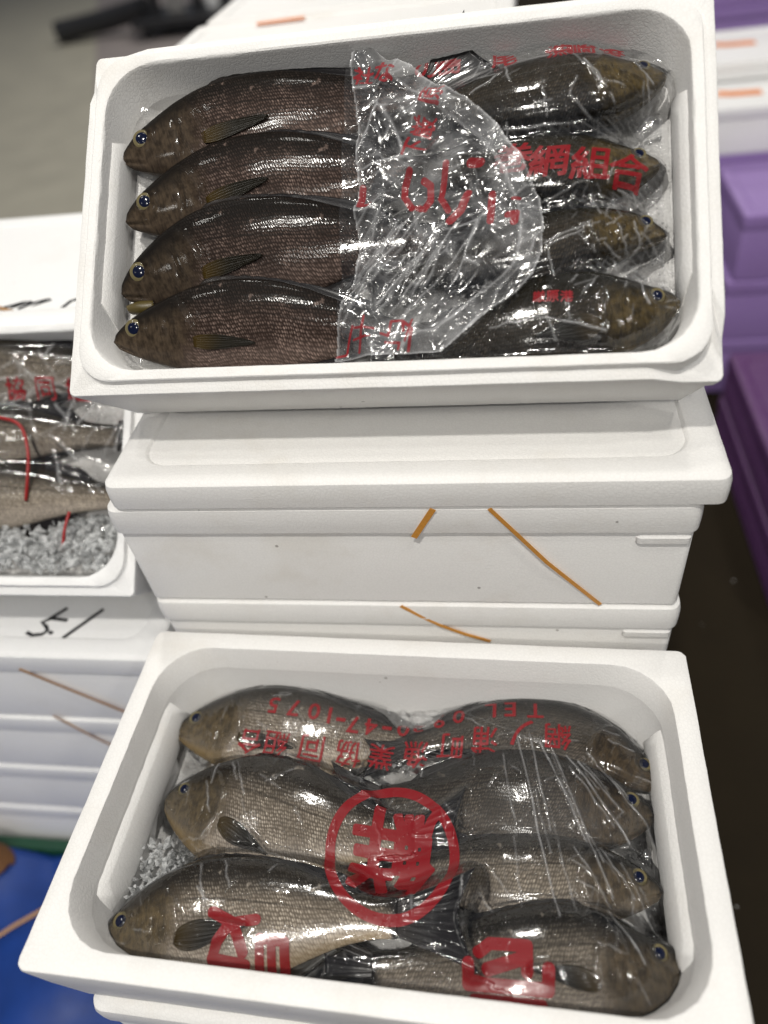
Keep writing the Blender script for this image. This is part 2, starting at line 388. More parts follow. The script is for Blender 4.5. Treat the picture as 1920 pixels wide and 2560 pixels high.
def rib(parent, M, L=0.20, h=0.075, t=0.012, slope=0.012):
    """raised chamfered pad standing on an inner side wall; local x = along wall, y = up, z = out of wall"""
    n = 7; V = []; F = []
    prof = [(0, 0, -0.004), (0.0, 0.0, 0.0), (0.012, 0.008, t * 0.85), (0.016, 0.011, t)]
    for ex, ey, zz in prof:
        x0, x1, y0, y1 = ex * 1.3, L - ex * 1.3, ey, h - ey * 0.6
        V += [(x0, y0, zz), (x1, y0, zz), (x1 - 0.02, y1, zz), (x0 + 0.02, y1, zz)]
    for i in range(3):
        for j in range(4): F.append((i * 4 + j, i * 4 + (j + 1) % 4, i * 4 + 4 + (j + 1) % 4, i * 4 + 4 + j))
    F.append((12, 13, 14, 15))
    return mesh_obj('side_rib', V, F, M_foam, parent, 50, M)
H = 0.115
def mat4(B, o):   # B rows = axes
    return Matrix(((B[0][0], B[1][0], B[2][0], o[0]), (B[0][1], B[1][1], B[2][1], o[1]), (B[0][2], B[1][2], B[2][2], o[2]), (0, 0, 0, 1)))
def open_box(rimO, B, lip, label, notch=False, group='open foam boxes filled with fish', M=M_foam):
    """rimO: front-left rim corner in the world; returns (root, matrix of the rim frame)"""
    B = [np.array(b, float) for b in B]
    base = np.array(rimO) - B[2] * H
    root = empty('fish_box', mat4(B, base), label, 'foam box', group)
    V, F = open_box_mesh(lip=lip, notch=notch)
    bd = mesh_obj('box_body', V, F, M, root, 35)
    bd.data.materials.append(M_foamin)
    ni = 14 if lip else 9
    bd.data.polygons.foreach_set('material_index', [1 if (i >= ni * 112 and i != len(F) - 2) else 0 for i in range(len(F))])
    # pads on the two short inner walls
    up = np.array((0.012, 0, 0.0865)); up /= np.linalg.norm(up)
    for side in (0, 1):
        if side == 0:
            x = np.array((0, 1, 0.)); y = np.array((-0.075, 0, 0.9972)); zz = np.cross(x, y); o = np.array((0.0275, 0.075, H - 0.050))
            if not lip: y = np.array((-0.15, 0, 0.9887)); zz = np.cross(x, y); o = np.array((0.0355, 0.05, 0.03))
        else:
            x = np.array((0, -1, 0.)); y = np.array((0.075, 0, 0.9972)); zz = np.cross(x, y); o = np.array((0.6 - 0.0275, 0.285, H - 0.050))
            if not lip: o = np.array((0.6 - 0.0355, 0.31, 0.03)); y = np.array((0.15, 0, 0.9887)); zz = np.cross(x, y)
        rib(root, mat4([x, y, zz], o), L=0.21 if lip else 0.26, h=0.036 if lip else 0.052, t=0.006 if lip else 0.008)
    return root, mat4(B, rimO)
_lidm = {}
def lid_mesh(W, D, T, rec=0.0035, rim=0.03):
    rg = [(ins(W, D, 0.003, 0.010), 0.0), (ins(W, D, 0.0006, 0.012), 0.002), (ins(W, D, 0.0, 0.013), T * 0.35), (ins(W, D, 0.0004, 0.013), T - 0.010), (ins(W, D, 0.0018, 0.013), T - 0.004), (ins(W, D, 0.0055, 0.014), T - 0.0008), (ins(W, D, 0.010, 0.016), T),
          (ins(W, D, rim, 0.03), T), (ins(W, D, rim + 0.0015, 0.03), T - 0.0008), (ins(W, D, rim + 0.004, 0.028), T - rec), (ins(W, D, rim + 0.02, 0.02), T - rec)]
    return loft(rg, wob=0.00025, seed=3)
def body_mesh(W, D, h, tp=0.0045):
    rg = [(ins(W, D, tp + 0.004, 0.012), 0.0), (ins(W, D, tp, 0.008), 0.004), (ins(W, D, 0.004, 0.009), h - 0.004), (ins(W, D, 0.006, 0.009), h)]
    return loft(rg, wob=0.00025, seed=5)
def closed_box(x, y, z, h, label, group, W=0.6, D=0.36, T=0.037, mat=None, rz=0.0, name='closed_box', cat='foam box', tabs=True):
    mat = mat or M_foam
    root = empty(name, Matrix.Translation((x, y, z)) @ Matrix.Rotation(rz, 4, 'Z'), label, cat, group)
    key = (W, D, T, h, mat.name)
    if key not in _lidm:
        V, F = body_mesh(W, D, h - T); a = mesh_obj('box_body', V, F, mat, root, 35)
        V, F = lid_mesh(W, D, T); b = mesh_obj('lid', V, F, mat, root, 35); b.location.z = h - T
        _lidm[key] = (a.data, b.data)
    else:
        a = link('box_body', _lidm[key][0], root); b = link('lid', _lidm[key][1], root); b.location.z = h - T
    if tabs:
        k2 = ('tab', mat.name)
        if k2 not in _lidm:
            V, F = loft([(rrect(0, 0.05, 0, 0.02, 0.004, 3, 3), 0.0), (rrect(-0.001, 0.051, -0.003, 0.02, 0.005, 3, 3), 0.003), (rrect(-0.001, 0.051, -0.003, 0.02, 0.005, 3, 3), 0.010), (rrect(0.001, 0.049, 0, 0.02, 0.004, 3, 3), 0.013)])
            t = mesh_obj('grip_tab', V, F, mat, root, 35); _lidm[k2] = t.data
        else: t = link('grip_tab', _lidm[k2], root)
        t.location = (W - 0.058, 0.004, h - T - 0.017)
    return root
def band(name, pts, width, thick, mat, parent=None, n=(0, -1, 0), ref=None):
    """flat band along a polyline, lying on a surface with outward normal n"""
    P = np.array(pts, float); n = np.array(n, float)
    V = []; F = []
    for i in range(len(P)):
        t = P[min(i + 1, len(P) - 1)] - P[max(i - 1, 0)]; t /= np.linalg.norm(t)
        s = np.cross(t, n); s /= np.linalg.norm(s)
        for a, b in ((-1, 0.05), (1, 0.05), (1, 1), (-1, 1)): V.append(P[i] + s * a * width / 2 + n * thick * b)
    for i in range(len(P) - 1):
        for j in range(4): F.append((i * 4 + j, i * 4 + (j + 1) % 4, i * 4 + 4 + (j + 1) % 4, i * 4 + 4 + j))
    F += [(3, 2, 1, 0), tuple((len(P) - 1) * 4 + j for j in range(4))]
    o = mesh_obj(name, V, F, mat, None, 40)
    if parent is not None:
        o.parent = parent; o.matrix_parent_inverse = parent.matrix_world.inverted()
    return o

# ---- the main stack, front face on y = 0.512
SX, SY = -0.4185, 0.5116
FL = 0.054
G1_ = 'closed white foam boxes stacked in the middle'
bx2 = closed_box(SX, SY, 0.804, 0.151, 'closed white foam box with an orange strap, topmost below the loose lid', G1_)
bx3 = closed_box(SX + 0.002, SY + 0.001, 0.654, 0.150, 'closed white foam box with a curved orange strap, second below the loose lid', G1_)
for i, (lab) in enumerate(('third closed white foam box down in the middle stack', 'fourth closed white foam box down in the middle stack', 'fifth closed white foam box down in the middle stack', 'bottom closed white foam box of the middle stack on the floor')):
    closed_box(SX + 0.003 * (i % 2), SY, 0.504 - 0.15 * i, 0.150, lab, G1_)
yb = SY - 0.0002
s1 = band('strap', [(-0.0705, yb, 0.9545), (-0.0925, yb, 0.915)], 0.0062, 0.0009, M_strap, bx2); s1['label'] = 'short wide end of the orange strap'
band('strap', [(-0.0165, yb, 0.9545), (0.040, yb + 0.0008, 0.877), (0.098, yb + 0.0045, 0.806)], 0.0042, 0.0009, M_strap, bx2)
band('strap', [(-0.118, yb + 0.002, 0.802), (-0.096, yb + 0.002, 0.783), (-0.075, yb + 0.002, 0.767), (-0.048, yb + 0.003, 0.750), (-0.02, yb + 0.005, 0.735)], 0.0042, 0.0009, M_strap, bx3)
# loose lid on top
V, F = lid_mesh(0.606, 0.362, 0.0345)
ll = mesh_obj('loose_lid', V, F, M_foam, None, 35); ll.location = (-0.4065, 0.5108, 0.9555)
tag(ll, 'loose white foam lid with a sunken panel, under the tilted upper fish box', 'lid')
# stack behind that props up the tilted box
G2_ = 'closed white foam boxes stacked at the back'
for c_, (xx, yy, nm) in enumerate(((-0.47, 0.862, 'right behind the tilted upper fish box'), (-0.58, 1.26, 'in the second row behind the tilted upper fish box'), (-0.575, 1.64, 'in the farthest row behind the tilted upper fish box'))):
    for i in range(7):
        w = ('bottom', 'second from the floor', 'third from the floor', 'fourth from the floor', 'fifth from the floor', 'sixth up', 'topmost')[i]
        if c_ and i < 5: continue
        b_ = closed_box(xx + 0.004 * (i % 2), yy, FL + 0.161 * i, 0.161, 'closed foam box, %s, %s' % (w, nm), G2_)
        if c_ == 1 and i == 6: band('marking', [(-0.45, 1.57, 1.1815), (-0.36, 1.575, 1.1815)], 0.02, 0.0006, M_orangeink, b_, (0, 0, 1))
    if c_:
        for i in range(5):
            closed_box(xx + 0.004 * (i % 2), yy, FL + 0.161 * i, 0.161, 'foam box low in the %s row behind the tilted box, %s' % (('', 'second', 'farthest')[c_], ('bottom', 'second up', 'third up', 'fourth up', 'fifth up')[i]), G2_)

# ---- left stack
LXr = -0.447
G3_ = 'closed white foam boxes stacked on the left'
lft = []
for i in range(4):
    w = ('bottom box of the left stack, standing on the green mat', 'second box up in the left stack', 'third box up in the left stack, with a tan strap', 'topmost of the left stack, marked 5.1 on its lid')[i]
    lft.append(closed_box(LXr - 0.6 + 0.003 * (i % 2), 0.5, FL + 0.1615 * i, 0.1615, 'closed foam box, ' + w, G3_, mat=M_foam2, tabs=False))
yl = 0.4998
M_strap2 = plain('strap_tan', (0.42, 0.24, 0.11), 0.45, 300, 0.15)
band('strap', [(-0.649, yl, 0.672), (-0.60, yl, 0.628), (-0.50, yl, 0.540)], 0.0055, 0.0009, M_strap2, lft[3])
band('strap', [(-0.655, yl, 0.552), (-0.62, yl, 0.500), (-0.56, yl, 0.425)], 0.0045, 0.0009, M_strap2, lft[2])
zt = 0.7003 - 0.0035
m51 = [[(-0.606, .583), (-0.622, .566)], [(-0.622, .566), (-0.597, .563)], [(-0.622, .565), (-0.632, .559), (-0.622, .552), (-0.617, .545), (-0.622, .539), (-0.636, .537), (-0.645, .541)], [(-0.612, .5425), (-0.609, .5415)], [(-0.551, .582), (-0.588, .5345)]]
def marks(strokes, z, w, parent, mat=M_ink):
    for st in strokes: o = mark1([st], z, w, parent, mat)
    return o
def mark1(strokes, z, w, parent, mat=M_ink):
    V = []; F = []
    for st in strokes:
        P = np.array([(a, b, z) for a, b in st]); b0 = len(V)
        for i in range(len(P)):
            t = P[min(i + 1, len(P) - 1)] - P[max(i - 1, 0)]; t /= np.linalg.norm(t) + 1e-9
            s = np.array((-t[1], t[0], 0)) * w / 2
            if i == 0: P[i] -= t * w * 0.3
            if i == len(P) - 1: P[i] += t * w * 0.3
            V += [P[i] - s, P[i] + s, P[i] + s + (0, 0, .0006), P[i] - s + (0, 0, .0006)]
        for i in range(len(P) - 1):
            for j in range(4): F.append((b0 + i * 4 + j, b0 + i * 4 + (j + 1) % 4, b0 + i * 4 + 4 + (j + 1) % 4, b0 + i * 4 + 4 + j))
        F += [(b0 + 3, b0 + 2, b0 + 1, b0), tuple(b0 + (len(P) - 1) * 4 + j for j in range(4))]
    o = mesh_obj('marking', V, F, mat, None, None); o.parent = parent; o.matrix_parent_inverse = parent.matrix_world.inverted(); return o
marks(m51, zt + 0.0002, 0.0052, lft[3])
# stack behind on the left (props the tilted left box)
G4_ = 'closed white foam boxes at the back on the left'
bk = []
for i in range(6):
    w = ('bottom', 'second from the floor', 'third from the floor', 'fourth from the floor', 'fifth from the floor', 'topmost, scribbled in black marker')[i]
    bk.append(closed_box(LXr - 0.62 + 0.003 * (i % 2), 0.802, FL + 0.161 * i, 0.161, 'closed white foam box at the left back, ' + w, G4_, mat=M_foam2, tabs=False))
zb = FL + 0.161 * 6 - 0.0033
marks([[(-.688, .842), (-.666, .851), (-.650, .862), (-.662, .846), (-.640, .860)], [(-.648, .842), (-.634, .856), (-.618, .866), (-.630, .848), (-.612, .862)], [(-.583, .835), (-.578, .855), (-.566, .862)]], zb, 0.006, bk[5])
marks([[(-.705, .858), (-.660, .836), (-.612, .812)]], zb + 0.0012, 0.007, bk[5], M_strap2)

# ---- purple and white boxes on the right
G5_ = 'purple foam boxes stacked on the right'
PW = dict(mat=M_purple, name='purple_box', cat='foam box', tabs=False)
py = 1.93
for i in range(3):
    closed_box(0.585 + (-0.03, 0.0, 0.01)[i], py, FL + 0.180 * i, 0.180, ('bottom purple foam box standing on the dark floor at the right', 'middle purple foam box of the right stack', 'upper purple foam box with a pale lilac top on the right stack')[i], G5_, **PW)
for i in range(4):
    closed_box(0.44 + 0.01 * i, py + 0.375, FL + 0.138 * i, 0.138, 'purple foam box under the white ones with orange marks, %s' % ('at the floor', 'second up', 'third up', 'topmost')[i], G5_, **PW)
wz = FL + 0.138 * 4
w1 = closed_box(0.50, py + 0.375, wz, 0.127, 'lower white foam box with an orange mark, on purple boxes', 'white foam boxes with orange marks', D=0.40, T=0.03, mat=M_foam2, tabs=False)
w2 = closed_box(0.52, py + 0.61, wz + 0.127, 0.052, 'upper white foam box with an orange mark, on another white box', 'white foam boxes with orange marks', D=0.36, T=0.025, mat=M_foam2, tabs=False)
for (b_, x_, y_, z_) in ((w1, 0.66, py + 0.50, wz + 0.1245), (w2, 0.70, py + 0.80, wz + 0.1765)):
    band('marking', [(x_ - 0.055, y_ + 0.02, z_), (x_ - 0.02, y_ + 0.005, z_), (x_ + 0.06, y_, z_)], 0.045, 0.0006, M_orangeink, b_, (0, 0, 1))
for i in range(5):
    closed_box(0.42 + 0.012 * i, 3.05, FL + 0.19 * i, 0.19, 'purple foam box of the farthest stack at the upper right, %s' % ('at the floor', 'second up', 'third up', 'fourth up', 'topmost')[i], G5_, **PW)
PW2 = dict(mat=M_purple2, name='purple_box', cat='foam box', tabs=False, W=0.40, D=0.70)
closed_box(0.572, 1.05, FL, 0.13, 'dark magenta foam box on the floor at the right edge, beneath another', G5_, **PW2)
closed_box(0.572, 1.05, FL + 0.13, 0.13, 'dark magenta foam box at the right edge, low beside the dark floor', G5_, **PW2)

# ---- setting
def sheet(name, x0, x1, y0, y1, z, mat):
    o = mesh_obj(name, [(x0, y0, z - 0.02), (x1, y0, z - 0.02), (x1, y1, z - 0.02), (x0, y1, z - 0.02), (x0, y0, z), (x1, y0, z), (x1, y1, z), (x0, y1, z)],
                 [(3, 2, 1, 0), (4, 5, 6, 7), (0, 1, 5, 4), (1, 2, 6, 5), (2, 3, 7, 6), (3, 0, 4, 7)], mat, None, 30)
    return tag(o, kind='structure')
sheet('floor', -30, 30, -12, 40, FL - 0.004, M_floor)
sheet('lit_far_floor', -14, -1.35, 1.9, 30, FL, M_floor2)
mo = mesh_obj('floor_band', [(-1.95, 3.2, FL + .004), (-1.35, 3.2, FL + .004), (-3.6, 12, FL + .004), (-5.6, 12, FL + .004)], [(0, 1, 2, 3)], M_floor3, None, None); tag(mo, kind='structure')  # mauve-grey band, darker than the floor around it
# blue tarp on the floor under the near stack
n, m = 120, 90
gx = np.linspace(-1.9, -0.28, n); gy = np.linspace(-0.7, 0.47, m)
X, Y = np.meshgrid(gx, gy, indexing='ij')
Z = FL + 0.012 + 0.045 * np.abs(vnoise(X * 4 + 3, Y * 4, 1) - 0.5) * 2 + 0.030 * np.abs(vnoise(X * 9 + Y * 6, Y * 9 - X * 4, 2) - .5) + 0.02 * smooth(0.38, 0.47, Y) * 0
P = np.stack([X, Y, Z], -1); N = np.zeros_like(P); N[..., 2] = 1
V, F = shell(P, N, 0.002)
tp = mesh_obj('blue_tarp', V, F, M_tarp, None, None); tag(tp, 'rumpled blue tarp spread on the floor at the lower left', 'tarp')
V, F = loft([(rrect(-1.1, -0.40, 0.465, 0.87, 0.02), FL - 0.003), (rrect(-1.1, -0.40, 0.465, 0.87, 0.02), FL + 0.002)])
# green mat edge in front of the left stack
V, F = loft([(rrect(-1.3, -0.43, 0.474, 0.497, 0.006), FL - 0.0035), (rrect(-1.3, -0.43, 0.474, 0.497, 0.006), FL + 0.030), (rrect(-1.298, -0.432, 0.476, 0.495, 0.006), FL + 0.033)])
gm = mesh_obj('green_mat', V, F, M_green, None, 35); tag(gm, 'thin green strip along the foot of the left stack of boxes', 'mat')

def tube(path, r, k=8):
    P = np.array(path, float); n = len(P); V = []; F = []
    up = np.array((0.13, 0.21, 0.97))
    for i in range(n):
        t = P[min(i + 1, n - 1)] - P[max(i - 1, 0)]; t /= np.linalg.norm(t)
        a = np.cross(t, up); a /= np.linalg.norm(a) + 1e-9; b = np.cross(t, a)
        rr = r if np.isscalar(r) else r[i]
        for j in range(k):
            q = 2 * math.pi * j / k; V.append(P[i] + rr * (a * math.cos(q) + b * math.sin(q)))
    for i in range(n - 1):
        for j in range(k): F.append((i * k + j, i * k + (j + 1) % k, (i + 1) * k + (j + 1) % k, (i + 1) * k + j))
    F += [tuple(range(k))[::-1], tuple((n - 1) * k + j for j in range(k))]
    return V, F
# rope heap and cast-off strap on the tarp
t = np.linspace(0, 1, 160)
rp = np.c_[-0.985 + 0.055 * np.cos(t * 31) * (1 - 0.4 * t), 0.44 + 0.03 * np.sin(t * 31) * (1 - 0.3 * t), FL + 0.045 + 0.05 * t]
V, F = tube(rp, 0.009); ro = mesh_obj('rope_coil', V, F, M_rope, None, None); tag(ro, 'small heap of brown rope beside the left stack', 'rope')
cs = catmull([(-1.02, 0.335, FL + .045), (-0.93, 0.33, FL + .048), (-0.90, 0.315, FL + .05), (-0.86, 0.34, FL + .052), (-0.82, 0.37, FL + .05)], 24)
band_o = band('cast_off_strap', cs, 0.007, 0.001, M_strap2, None, (0, 0, 1)); tag(band_o, 'loose tan strap lying on the blue tarp', 'strap')

# ---- hand cart far behind on the pale floor (blurred)
ct = empty('hand_cart', Matrix.Translation((-3.0, 8.3, FL)), 'black hand cart with grey panels standing far behind at the upper left', 'cart')
def part_tube(name, path, r, mat, parent):
    V, F = tube(path, r, 10); return mesh_obj(name, V, F, mat, parent, 40)
part_tube('frame', [(-0.35, 0.0, 0.1), (-0.35, 0.0, 1.1), (-0.33, 0, 1.25), (0.33, 0, 1.25), (0.35, 0, 1.1), (0.35, 0, 0.1)], 0.05, M_black, ct)
part_tube('handle', [(-0.45, 0.0, 0.22), (-0.95, 0.10, 0.14), (-1.45, 0.0, 0.10)], 0.10, M_black, ct)
for x, w, mt in ((-0.15, 0.16, M_grey), (0.08, 0.10, M_black), (0.24, 0.12, M_foam2)):
    V, F = loft([(rrect(x - w / 2, x + w / 2, -0.03, 0.03, 0.01, 3, 2), 0.12), (rrect(x - w / 2, x + w / 2, -0.03, 0.03, 0.01, 3, 2), 1.22)]); mesh_obj('panel', V, F, mt, ct, 40)
V, F = loft([(rrect(-0.5, 0.6, -0.4, 0.4, 0.05), 0.10), (rrect(-0.5, 0.6, -0.4, 0.4, 0.05), 0.16)]); mesh_obj('deck', V, F, M_black, ct, 40)
for x in (-0.38, 0.45):
    for y in (-0.3, 0.3):
        V, F = loft([(rrect(-0.05, 0.05, -0.05, 0.05, 0.049, 5, 1), -0.02), (rrect(-0.05, 0.05, -0.05, 0.05, 0.049, 5, 1), 0.02)])
        wo = mesh_obj('wheel', V, F, M_black, ct, 40, Matrix.Translation((x, y, 0.05)) @ Matrix.Rotation(R(90), 4, 'X'))

# ---- the three open fish boxes
UO = (-0.4180, 0.5445, 1.0786)
UB = [[0.99995614, -0.00936268, -0.00023474], [0.00744057, 0.77894891, 0.62704325], [-0.00568795, -0.6270175, 0.77898441]]
LO = (-0.4219, 0.1378, 0.7682)
ly = -0.020669
LB = [[math.cos(ly), math.sin(ly), 0], [-math.sin(ly), math.cos(ly), 0], [0, 0, 1]]
ub, UM = open_box(UO, UB, True, 'tilted white foam box of dark fish on top of the middle stack', True)
lb, LM = open_box(LO, LB, False, 'level white foam box of silvery brown fish in the foreground', False)
BB = [[1, 0, 0], UB[1], UB[2]]
BB = [[1.0, 0.0, 0.0], [0.0, 0.779, 0.627], [0.0, -0.627, 0.779]]
BO = (LXr - 0.6, 0.522, 0.801)
bb, BM = open_box(BO, BB, True, 'tilted white foam box of fish and crushed ice on the left stack', False, M=M_foam2)
# near stack under the level box
G6_ = 'closed white foam boxes under the foreground fish box'
for i in range(4):
    w = ('bottom', 'second', 'third', 'topmost')[i]
    closed_box(-0.408 + 0.004 * (i % 2), 0.1345, FL + 0.1495 * i - 0.0005, 0.1490, 'closed white foam box, %s of the stack under the foreground fish box' % w, G6_, rz=ly)
# ------------------------------------------------------------------ fish
S_T = [0, .03, .08, .14, .20, .28, .36, .44, .54, .64, .74, .84, .93, 1.0]
Y_T = [.014, .042, .071, .099, .123, .150, .163, .165, .156, .135, .106, .074, .052, .050]
Y_B = [-.018, -.046, -.082, -.112, -.134, -.153, -.162, -.163, -.155, -.130, -.094, -.062, -.047, -.048]
Z_T = [.012, .026, .043, .058, .071, .079, .080, .077, .068, .055, .041, .028, .017, .007]
def prof(T, s):
    return catmull(np.c_[np.array(S_T), np.zeros(len(S_T)), np.array(T)], 0, idx=None) if False else np.interp(s, S_T, T)
_ss = np.linspace(0, 1, 400)
def smooth_tab(T):
    y = np.interp(_ss, S_T, T); k = np.hanning(31); k /= k.sum()
    p = np.r_[2 * y[0] - y[15:0:-1], y, 2 * y[-1] - y[-2:-17:-1]]
    return np.convolve(p, k, 'valid')
TT, TB, TZ = smooth_tab(Y_T), smooth_tab(Y_B), smooth_tab(Z_T)
NS, NT_ = 150, 60
SS = np.linspace(0, 1, NS) ** 1.35; _tip = lambda s: np.sqrt(np.clip(s / 0.012, 0.10, 1))
OBST = {'U': [], 'L': [], 'B': []}
def hash_(t):
    h = 7
    for c in t: h = (h * 31 + ord(c)) % 1000003
    return h
def make_fish(which, BMtx, pts, label, mat, group, dS=1.0, tS=1.0, roll=0.0, fin=None, name='fish', tail_ang=0.0, eye=1.0, jaw=False, pw=1.0, tail_s=1.0, pect=True, pang=0.0, dors=True, pect_up=0.0):
    r_ = np.random.default_rng(abs(hash_(label)))
    dS = dS * r_.uniform(0.97, 1.03); pang += r_.uniform(-4, 4); eye = eye * r_.uniform(0.93, 1.06)
    pts = np.array(pts, float)
    C = catmull(pts, 0, idx=SS)
    seg = np.linalg.norm(np.diff(C, axis=0), axis=1); SL = seg.sum()
    T = np.gradient(C, SS, axis=0); T /= np.linalg.norm(T, axis=1)[:, None]
    Nn = np.array((0, 0, 1.0))
    D = np.cross(Nn, T); D /= np.linalg.norm(D, axis=1)[:, None]
    if D[len(D) // 2, 1] < 0: D = -D
    N = np.tile(Nn, (NS, 1)); N = N - (N * T).sum(1)[:, None] * T; N /= np.linalg.norm(N, axis=1)[:, None]
    c, s_ = math.cos(R(roll)), math.sin(R(roll))
    D, N = D * c + N * s_, N * c - D * s_
    tend = T[-1].copy(); a = R(tail_ang)
    tend = T[-1] * math.cos(a) + D[-1] * math.sin(a); dend = D[-1] * math.cos(a) - T[-1] * math.sin(a)
    def P(s, y, z):
        s = np.asarray(s, float); y = np.asarray(y, float); z = np.asarray(z, float)
        sc = np.clip(s, 0, 1)
        c0 = np.stack([np.interp(sc, SS, C[:, i]) for i in range(3)], -1)
        d = np.stack([np.interp(sc, SS, D[:, i]) for i in range(3)], -1)
        n = np.stack([np.interp(sc, SS, N[:, i]) for i in range(3)], -1)
        ex = np.clip(s - 1, 0, None)[..., None]
        k = np.clip(ex / 0.04, 0, 1)
        d = d * (1 - k) + dend * k
        return c0 + SL * (ex * tend + y[..., None] * d + z[..., None] * n)
    ctr = C[NS * 45 // 100]
    root = empty(name, BMtx @ Matrix.Translation(Vector(ctr)), label, 'fish', group)
    tp = np.interp(SS, _ss, TT) * dS * _tip(SS); bt = np.interp(SS, _ss, TB) * dS * _tip(SS); zt = np.interp(SS, _ss, TZ) * tS * _tip(SS)
    cen = (tp + bt) / 2; hh = (tp - bt) / 2
    th = np.linspace(0, 2 * math.pi, NT_, endpoint=False)
    cs_, sn = np.cos(th), np.sin(th)
    s2 = SS[:, None] * np.ones(NT_)
    y2 = cen[:, None] + hh[:, None] * np.sign(cs_) * np.abs(cs_) ** 0.92
    z2 = zt[:, None] * np.sign(sn) * np.abs(sn) ** 0.80
    es, ey, er = 0.086, 0.029 * dS, 0.0285 * eye
    # relief of the head
    rel = np.zeros_like(y2)
    sg = 0.285 + r_.uniform(-.012, .012) - 0.055 * np.clip((y2 + 0.02) / 0.12, -1.3, 1.3) ** 2
    d = s2 - sg; on = smooth(-0.15, -0.12, y2) * smooth(0.125, 0.09, y2)
    rel += on * np.where(d < 0, 0.0060 * np.exp(-(d / 0.035) ** 2), -0.009 * np.exp(-np.abs(d) / 0.010))
    sp = 0.205 - 0.04 * np.clip((y2 + 0.01) / 0.1, -1.3, 1.3) ** 2
    rel += -0.0035 * np.exp(-((s2 - sp) / 0.006) ** 2) * smooth(0.05, 0.02, y2) * smooth(-0.12, -0.09, y2)
    re = np.hypot(s2 - es, y2 - ey)
    rel += 0.0030 * np.exp(-((re - er * 1.25) / 0.007) ** 2) - 0.003 * np.exp(-(re / (er * 0.8)) ** 2)
    my = -0.008 - (s2 / 0.075) * r_.uniform(0.032, 0.048)
    rel += -0.0085 * np.exp(-((y2 - my) / 0.0045) ** 2) * smooth(0.082, 0.070, s2)
    rel += 0.0030 * np.exp(-((y2 - my - 0.009) / 0.006) ** 2) * smooth(0.085, 0.06, s2)
    rel += -0.0020 * np.exp(-((y2 - 0.012) / 0.005) ** 2) * smooth(0.055, 0.045, s2) * smooth(0.02, 0.03, s2)   # nostril crease
    z2 = z2 + np.sign(sn) * np.abs(sn) ** 0.5 * rel
    V = P(s2, y2, z2) - ctr
    Vf = V.reshape(-1, 3); F = grid_faces(NS, NT_, True)
    nose = P(np.array([-0.004]), np.array([(tp[0] + bt[0]) / 2]), np.array([0.0]))[0] - ctr
    tailc = P(np.array([1.0]), np.array([cen[-1]]), np.array([0.0]))[0] - ctr
    nv = len(Vf); Vf = np.concatenate([Vf, [nose, tailc]])
    flip = np.dot(np.cross(D[NS // 2], N[NS // 2]), T[NS // 2]) < 0
    F += [((j + 1) % NT_, j, nv) for j in range(NT_)] + [((NS - 1) * NT_ + j, (NS - 1) * NT_ + (j + 1) % NT_, nv + 1) for j in range(NT_)]
    if not flip: F = [tuple(reversed(f)) for f in F]
    body = mesh_obj('body', Vf, F, mat, root, None)
    me = body.data
    yn = (y2 - cen[:, None]) / np.maximum(hh[:, None], 1e-4)
    uvA = np.concatenate([np.stack([s2 * SL, y2 * SL + (sn < 0) * 0.3], -1).reshape(-1, 2), [[0, 0], [SL, 0]]])
    uvB = np.concatenate([np.stack([s2, yn], -1).reshape(-1, 2), [[0, 0], [1, 0]]])
    li = np.empty(len(me.loops), int); me.loops.foreach_get('vertex_index', li)
    for nm, uv in (('metric', uvA), ('body', uvB)):
        l = me.uv_layers.new(name=nm); l.data.foreach_set('uv', uv[li].ravel().astype(np.float32))
    OBST[which].append((Vf + ctr, F))
    # visible-side surface height
    def zs(s, y):
        t = np.interp(s, _ss, TT) * dS; b = np.interp(s, _ss, TB) * dS; z = np.interp(s, _ss, TZ) * tS
        q = np.clip((y - (t + b) / 2) / ((t - b) / 2), -1, 1)
        return z * np.power(np.clip(1 - np.abs(q) ** (2 / 0.92), 0, 1), 0.40)
    # eye
    for nm, rr, ht, mt in (('eye', er, 0.26, M_iris), ('pupil', er * 0.74, 0.30, M_pupil)):
        nr, na = 8, 28
        rad = np.linspace(0, 1, nr); ang = np.linspace(0, 2 * math.pi, na, endpoint=False)
        A, B_ = np.meshgrid(rad, ang, indexing='ij')
        zz = zs(es, ey) + rr * ht * np.sqrt(np.clip(1 - A ** 2 * 0.98, 0, 1)) - (0.0035 if nm == 'eye' else 0.0010)
        Pn = P(es + rr * A * np.cos(B_), ey + rr * A * np.sin(B_), zz) - ctr
        Fq = grid_faces(nr, na, True)
        if flip: Fq = [tuple(reversed(f)) for f in Fq]
        e = mesh_obj(nm, Pn.reshape(-1, 3), Fq, mt, root if nm == 'eye' else par, None)
        par = e
    fm = fin or M_fin2
    def finpart(nm, S, Y, Zz, m, rays, t=0.0009, uvs=None):
        G = P(S, Y, Zz) - ctr
        G = G + 0.00028 * np.cos(np.linspace(0, 1, S.shape[1]) * math.pi * rays)[None, :, None] * N[NS // 2]
        nn = np.zeros_like(G); nn[:] = N[NS // 2]
        V_, F_ = shell(G, nn, t)
        o = mesh_obj(nm, V_, F_, m, root, None)
        a_ = np.linspace(0, 1, S.shape[0])[:, None] * np.ones(S.shape); b_ = np.linspace(0, 1, S.shape[1])[None] * np.ones(S.shape)
        uv = np.stack([a_, b_], -1).reshape(-1, 2); uv = np.concatenate([uv, uv])
        l = o.data.uv_layers.new(name='body'); li_ = np.empty(len(o.data.loops), int); o.data.loops.foreach_get('vertex_index', li_)
        l.data.foreach_set('uv', uv[li_].ravel().astype(np.float32))
        OBST[which].append((V_ + ctr, F_))
        return o
    a = np.linspace(0, 1, 16); b = np.linspace(-1, 1, 25)
    A, B_ = np.meshgrid(a, b, indexing='ij')
